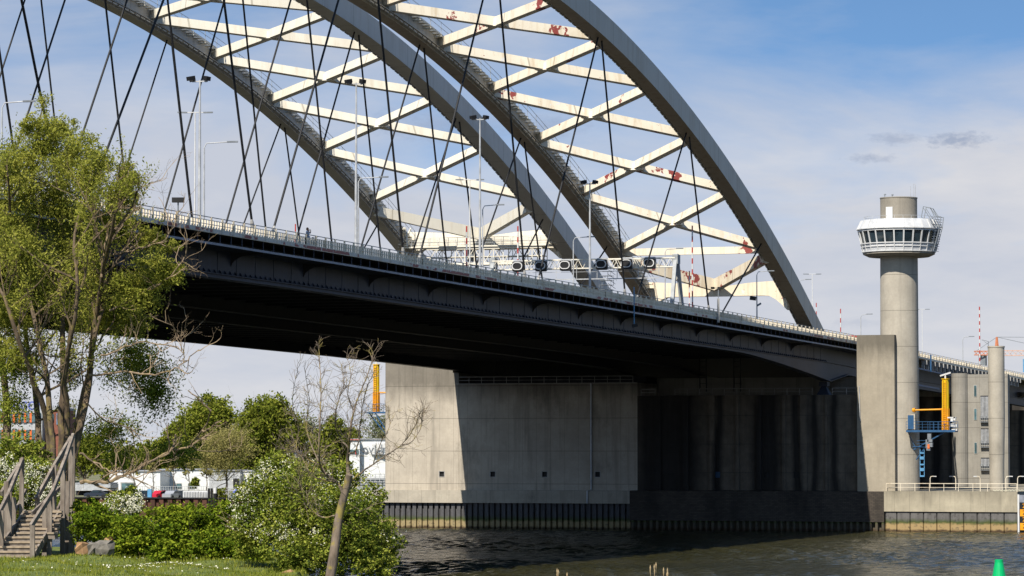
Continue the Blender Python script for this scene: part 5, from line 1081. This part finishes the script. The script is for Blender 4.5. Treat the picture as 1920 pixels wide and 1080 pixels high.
t = bld('warehouse', 'grey gabled middle unit of the far bank, behind the round bare tree', 392, 450, 883, 712, 'galvanised'); slab(t, 'door', 437, 448, 897, 920, 711.7, 'black_matt', .3)
slab(t, 'chimney', 492, 506, 872, 884, 716, 'white_panel', 4)
t = bld('warehouse', 'white warehouse wing left of the blossoming hawthorn', 450, 540, 884, 716, 'white_panel')
t = bld('warehouse', 'white warehouse with sloping roof glimpsed under the willow branches', 205, 300, 884, 700, 'white_panel'); w = slab(t, 'window', 226, 252, 904, 921, 699.7, 'socket_grey', .3); slab(w, 'pane', 228, 250, 906, 919, 699.5, 'far_glass', .2)
t = bld('boat_shed', 'long low pale roofed shelter at the far quay under the willow', 142, 206, 907, 640, 'under_steel', 'shed', 12, 'galvanised')
slab(t, 'roof_panel', 141, 207, 908, 920, 638, 'galvanised', 13)
t = thing('office_block', 'distant office block with orange panels, pale bands and blue roof letters, behind the willow stems', 'building', tuple(G(60, 900, GZ)))
slab(t, 'wall', -20, 78, 770, 960, 900, 'galvanised', 30)
for y in (774, 806, 838):
    for k in range(9): slab(t, 'window', -14 + k * 10.5, -14 + k * 10.5 + 6.2, y, y + 17, 899.6, 'far_glass', .4)
    for k in range(9): slab(t, 'orange_cladding', -18 + k * 10.5, -18 + k * 10.5 + 3.8, y, y + 18, 899.5, 'orange_panel', .4)
o_ = text('ecor', 5.0, P(52, 758, D=899), 'umbrella_blue', t, 'roof_letters', .1)
t = thing('office_block', 'distant dark red and blue glazed block right of the orange one, behind the willow stems', 'building', tuple(G(100, 905, GZ)))
slab(t, 'wall', 80, 118, 768, 960, 905, 'brick_red', 25); slab(t, 'roof', 79, 119, 764, 768.5, 904.5, 'roof_grey', 26); slab(t, 'glazing', 106, 113, 775, 796, 904.6, 'blue_light', .4); slab(t, 'window', 86, 100, 776, 790, 904.6, 'far_glass', .4)
t = thing('logo_warehouse', 'tall white warehouse with teal and grey lettering between the bare tree and the pale pier', 'building', tuple(G(700, 760, GZ)))
slab(t, 'wall', 661, 900, 824, 960, 760, 'white_panel', 40); slab(t, 'roof', 660, 901, 822.4, 824, 759.6, 'roof_grey', 41)
slab(t, 'side_wing', 653, 674, 823, 960, 758, 'white_panel', 30); slab(t, 'red_trim', 652.5, 675, 823.5, 825.2, 757.6, 'red_paint', .6); w = slab(t, 'window', 653, 672, 843, 850, 757.7, 'far_glass', .3); slab(t, 'red_post', 666, 667.6, 843, 852, 757.4, 'red_paint', .3)
bd = slab(t, 'sign_board', 698, 738, 831.5, 852, 759.3, 'white_paint', .5); slab(bd, 'lower_edge', 698, 738, 851.5, 853, 759.0, 'grey_metal', .5); slab(bd, 'teal_shape', 731.5, 737.6, 831, 843, 759.1, 'blue_light', .1)
o_ = text('ovides', 3.0, P(708, 843, D=758.9), 'grey_metal', bd, 'sign_lettering', .05)
t = thing('industrial_tanks', 'grey industrial rail fence and pipework in front of the lettered white warehouse', 'fence', tuple(G(690, 600, GZ)))
slab(t, 'panel', 620, 746, 896, 922, 640, 'roof_grey', 2); mb = MB(); a, b = P(610, 896, D=639), P(746, 893, D=639); rail(mb, Vector((a.x, a.y, 5.6)), Vector((b.x, b.y, 5.6)), 1.4, 16, .06, 2); part(t, 'railing', mb, 'galvanised')
slab(t, 'yellow_box', 664, 670, 907, 913, 638, 'yellow_paint', .5)
def fence(xa, xb, y0, D, label, h_=None, n=30):
    a, b = P(xa, y0, D=D), P(xb, y0, D=D); t = thing('mesh_fence', label, 'fence', (a.x, a.y, GZ)); mb = MB(); zt = a.z
    rail(mb, Vector((a.x, a.y, GZ)), Vector((b.x, b.y, GZ)), zt - GZ, n, .035, 3); part(t, 'fence_panel', mb, 'galvanised')
fence(236, 395, 912, 610, 'tall grey mesh fence along the far quay behind the cars', n=36); fence(396, 470, 915, 600, 'lower grey mesh fence right of the black mooring pile', n=16)
t = thing('container_wall', 'white ribbed container row standing on the far quay left of the black mooring pile', 'container', tuple(G(365, 590, GZ))); slab(t, 'body', 343, 389, 920.5, 937, 590, 'white_panel', 2.4)
for k in range(15): slab(t, 'rib', 344 + k * 3.0, 345.2 + k * 3.0, 921.5, 936, 589.8, 'galvanised', .2)
t = thing('mooring_pile', 'black mooring pile with a white cap in the river in front of the far quay', 'mooring pile', tuple(G(400, 540, 0)))
for x0, x1 in ((391, 395.6), (396.4, 400.6)): a = G((x0 + x1) / 2, 545, 0); part(t, 'pile', MB().lathe((a.x, a.y, 0), [(.19, -1), (.19, P(395, 915.5, D=545).z)], 12), 'black_matt')
a = G(405, 548, 0); part(t, 'white_cap', MB().lathe((a.x, a.y, 0), [(.28, P(405, 925, D=548).z), (.28, P(405, 915, D=548).z)], 12), 'white_paint'); part(t, 'pile', MB().lathe((a.x, a.y, 0), [(.3, -1), (.3, P(405, 925, D=548).z - .01)], 12), 'black_matt')
a = P(716, 922, D=515); t = thing('mooring_pile', 'grey and black mooring pile beside the left end of the pale pier', 'mooring pile', (a.x, a.y, 0)); part(t, 'pile', MB().lathe((a.x, a.y, 0), [(.22, -1), (.22, a.z)], 12), 'galvanised'); b = a + RT * .45; part(t, 'fender', MB().lathe((b.x, b.y, 0), [(.24, -1), (.24, a.z - .1)], 12), 'black_matt')
part(t, 'tie_beam', MB().beam(b - UP * 4, b - UP * 4 + RT * .9, .3, .4), 'black_matt')
a = P(560, 846, D=430); t = thing('beacon_tank', 'white round drum on a dark braced frame rising above the hawthorn', 'tank', (a.x, a.y, 0)); part(t, 'drum', MB().lathe((a.x, a.y, 0), [(.52, P(560, 859, D=430).z), (.52, a.z + .02), (.56, a.z + .03), (.56, a.z + .12)], 18), 'white_paint')
mb = MB(); zt = P(560, 859, D=430).z
for s1, s2 in ((1, 1), (1, -1), (-1, 1), (-1, -1)): mb.beam((a.x + .4 * s1, a.y + .4 * s2, 0), (a.x + .35 * s1, a.y + .35 * s2, zt), .09, .09, RT)
for k in range(10): z_ = zt * k / 10; mb.beam((a.x - .4, a.y - .4, z_), (a.x + .4, a.y + .4, z_ + zt / 10), .06, .06); mb.beam((a.x - .4, a.y + .4, z_), (a.x + .4, a.y - .4, z_ + zt / 10), .06, .06)
part(t, 'frame', mb, 'under_steel')
a = P(443, 916, D=575); t = thing('parasol', 'folded blue and white parasol on the far quay right of the black mooring pile', 'parasol', (a.x, a.y, GZ)); mb = MB(); mb.lathe((a.x, a.y, 0), [(.9, GZ + .5), (.75, GZ + 1.0), (.3, a.z - .05), (.05, a.z)], 10); part(t, 'canopy', mb, 'umbrella_blue'); part(t, 'pole', MB().lathe((a.x, a.y, 0), [(.04, GZ), (.04, GZ + .5)], 6), 'white_paint')
a = P(281, 911, D=585); t = thing('info_pillar', 'small blue and white information pillar on the far quay left of the red car', 'sign', (a.x, a.y, GZ)); part(t, 'panel', MB().box(a.x - .15, a.x + .15, a.y - .38, a.y + .38, GZ, a.z - .55), 'blue_light'); part(t, 'header', MB().box(a.x - .16, a.x + .16, a.y - .4, a.y + .4, a.z - .55, a.z), 'white_paint')
def car(x, D, mat, label, L_=4.2, rot=.0):
    c = G(x, D, GZ); t = thing('parked_car', label, 'car', tuple(c), 'cars parked on the far quay'); u = RT.copy(); u.rotate(Matrix.Rotation(rot, 3, 'Z')); w = u.cross(UP)
    f = lambda a, b, z_: c + u * a + w * b + UP * z_
    prof = [(-L_ / 2, .3), (-L_ / 2, .8), (-L_ * .4, .92), (-L_ * .26, .95), (-L_ * .13, 1.42), (L_ * .22, 1.44), (L_ * .38, .98), (L_ / 2, .92), (L_ / 2, .3)]
    part(t, 'body', MB().prism([f(a, .85, z_) for a, z_ in prof], -w * 1.7), mat)
    part(t, 'window', MB().prism([f(a, .87, z_) for a, z_ in ((-L_ * .21, .97), (-L_ * .11, 1.34), (L_ * .19, 1.36), (L_ * .32, .99))], -w * 1.74), 'window_glass')
    for s_ in (-1, 1):
        for b in (.9, -.7): part(t, 'wheel', MB().prism([f(s_ * L_ * .31 + .32 * math.cos(q), b, .32 + .32 * math.sin(q)) for q in np.linspace(0, 6.283, 13)[:-1]], -w * .2), 'tyre_black')
car(302, 592, 'car_red', 'bright red car on the far quay under the dead willow branch', 3.6, .9); car(324, 591, 'car_silver', 'silver car right of the red car on the far quay', 4.2, 1.2); car(334, 593, 'car_dark', 'dark car between silver car and white container row', 4.2, .4)
car(270, 594, 'car_dark', 'dark car left of the blue information pillar', 4.2, .2); car(182, 600, 'car_dark', 'dark car below the pale roofed shelter on the far quay', 4.2, .1)
# far trees
cs = []
for x in range(100, 770, 9): D_ = 930 + 40 * math.sin(x * .13); c = P(x, 866 + 5 * math.sin(x * .21), D=D_); cs.append((c, (3.4, 3.0, 3.6 + 1.4 * math.sin(x * .37))))
o = leaf_mesh('distant_woods', clumps(cs, 16000, .8, 16, .2), .5, 'far_leaf', None, .6, 0, 'stuff'); tag(o, 'low dark green wood far behind the white warehouses', 'woods')
def ftree(label, x, ytop, yb, D, w, mat, n=5200, seed=0, size=.42, trunk=(.3, .5), blobs=9, group=None, dens=.7, name='leafy_tree', fill=.55):
    k = D / F; c = G(x, D, GZ); zt = P(x, ytop, D=D).z; zb = P(x, yb, D=D).z; t = thing(name, label, 'tree', tuple(c), group); mb = MB(); tp = []
    mb.tube([c, c + UP * (zb - GZ) * .6 + RT * .2, c + UP * (zb - GZ + .35 * (zt - zb))], [trunk[1], trunk[0] * .9, trunk[0] * .5], 7)
    for j in range(7): grow(mb, c + UP * (zb - GZ) * rng.uniform(.7, 1.2), Vector(rng.normal(size=3)) * .7 + UP, (zt - zb) * rng.uniform(.45, .75), trunk[0] * .4, 2, 3, .6, .6, tp)
    part(t, 'trunk', mb, 'far_bark'); cs = []; H = zt - zb; Wd = w * k
    for j in range(blobs):
        u = rng.uniform(-1, 1); v_ = rng.uniform(-1, 1) * math.sqrt(max(0, 1 - u * u)) * .8; hh = (rng.random() ** .7); s_ = rng.uniform(.36, .5); prof = math.sqrt(max(.08, 1 - (2 * hh - .9) ** 2 * .8))
        cs.append((c + RT * u * Wd * .56 * prof * fill / .55 + FW * v_ * Wd * .5 + UP * (zb - GZ + H * (.16 + .68 * hh)), (Wd * s_, Wd * s_, min(H * .3, Wd * s_ * .9))))
    leaf_mesh('crown', clumps(cs, int(n * 1.7), dens, 14, .15), size * .8, mat, t, .6); return t
gt = 'trees on the far bank'
ftree('dense dark green tree, left of the pair above the white warehouse', 392, 747, 885, 760, 78, 'far_leaf', 13000, blobs=26, group=gt)
ftree('dense dark green tree, right of the pair above the white warehouse', 500, 748, 890, 755, 84, 'far_leaf', 14000, blobs=28, group=gt)
ftree('darker green tree filling in behind the left dense tree', 345, 780, 890, 775, 50, 'far_leaf', 7000, blobs=14, group=gt); ftree('green tree between the dense pair and the bare tree', 552, 785, 890, 770, 46, 'far_leaf', 6500, blobs=14, group=gt)
ftree('round olive-brown tree just coming into leaf, in front of the dense pair', 425, 804, 897, 660, 76, 'far_leaf_pale', 15000, size=.15, dens=1.0, trunk=(.22, .34), blobs=24, group=gt)
ftree('dark green tree behind the bare tree, left of the lettered warehouse', 628, 778, 890, 800, 60, 'far_leaf', 5200, group=gt)
ftree('grey-green willow behind the bare tree, rightmost before the pale pier', 712, 772, 880, 860, 66, 'far_leaf_grey', 6000, size=.3, dens=1.0, group=gt)
ftree('pale grey-green tree between the dark trees behind the bare tree', 578, 775, 890, 840, 54, 'far_leaf_grey', 4500, size=.3, dens=1.0, group=gt); ftree('small green tree at the left end of the lettered warehouse', 655, 790, 880, 830, 34, 'far_leaf', 3500, group=gt)
ftree('dark tree left of the white warehouses under the willow', 290, 828, 895, 790, 56, 'far_leaf', 3600, group=gt); ftree('bushy dark tree between the office blocks and the white warehouses', 235, 832, 898, 800, 60, 'far_leaf', 3600, group=gt); ftree('far tree right of the red and blue office block', 160, 815, 898, 810, 64, 'far_leaf', 3600, group=gt)
for i, (x, lb) in enumerate(((252, 'thin young street tree, leftmost in front of the white warehouse'), (288, 'thin young street tree, second in the row before the white warehouse'), (326, 'thin young street tree, middle of the row before the white warehouse'), (355, 'thin young street tree, fourth in the row before the white warehouse'), (388, 'thin young street tree, rightmost of the row before the white warehouse'))):
    ftree(lb, x, 868 - (i % 2) * 4, 893, 640, 15, 'far_leaf_pale', 420, size=.2, trunk=(.10, .16), blobs=5, group='young street trees before the white warehouse', dens=1.0, name='young_tree')
def fbush(x, y, w, h, D, lb, mat='far_leaf'):
    shrub('bush', lb, [e(x, y, w, h, D, w * D / F), e(x - w * .5, y + 2, w * .6, h * .7, D, w * D / F)], 1500, .22, mat, twigs=1)
fbush(415, 926, 12, 11, 588, 'dark bush on the far quay just right of the black mooring pile'); fbush(640, 925, 40, 14, 600, 'green bank scrub left of the pale pier', 'hawthorn_leaf'); fbush(700, 932, 34, 12, 590, 'green scrub against the left end of the pale pier', 'hawthorn_leaf'); fbush(366, 905, 8, 9, 630, 'small bush behind the white containers', 'hawthorn_leaf')
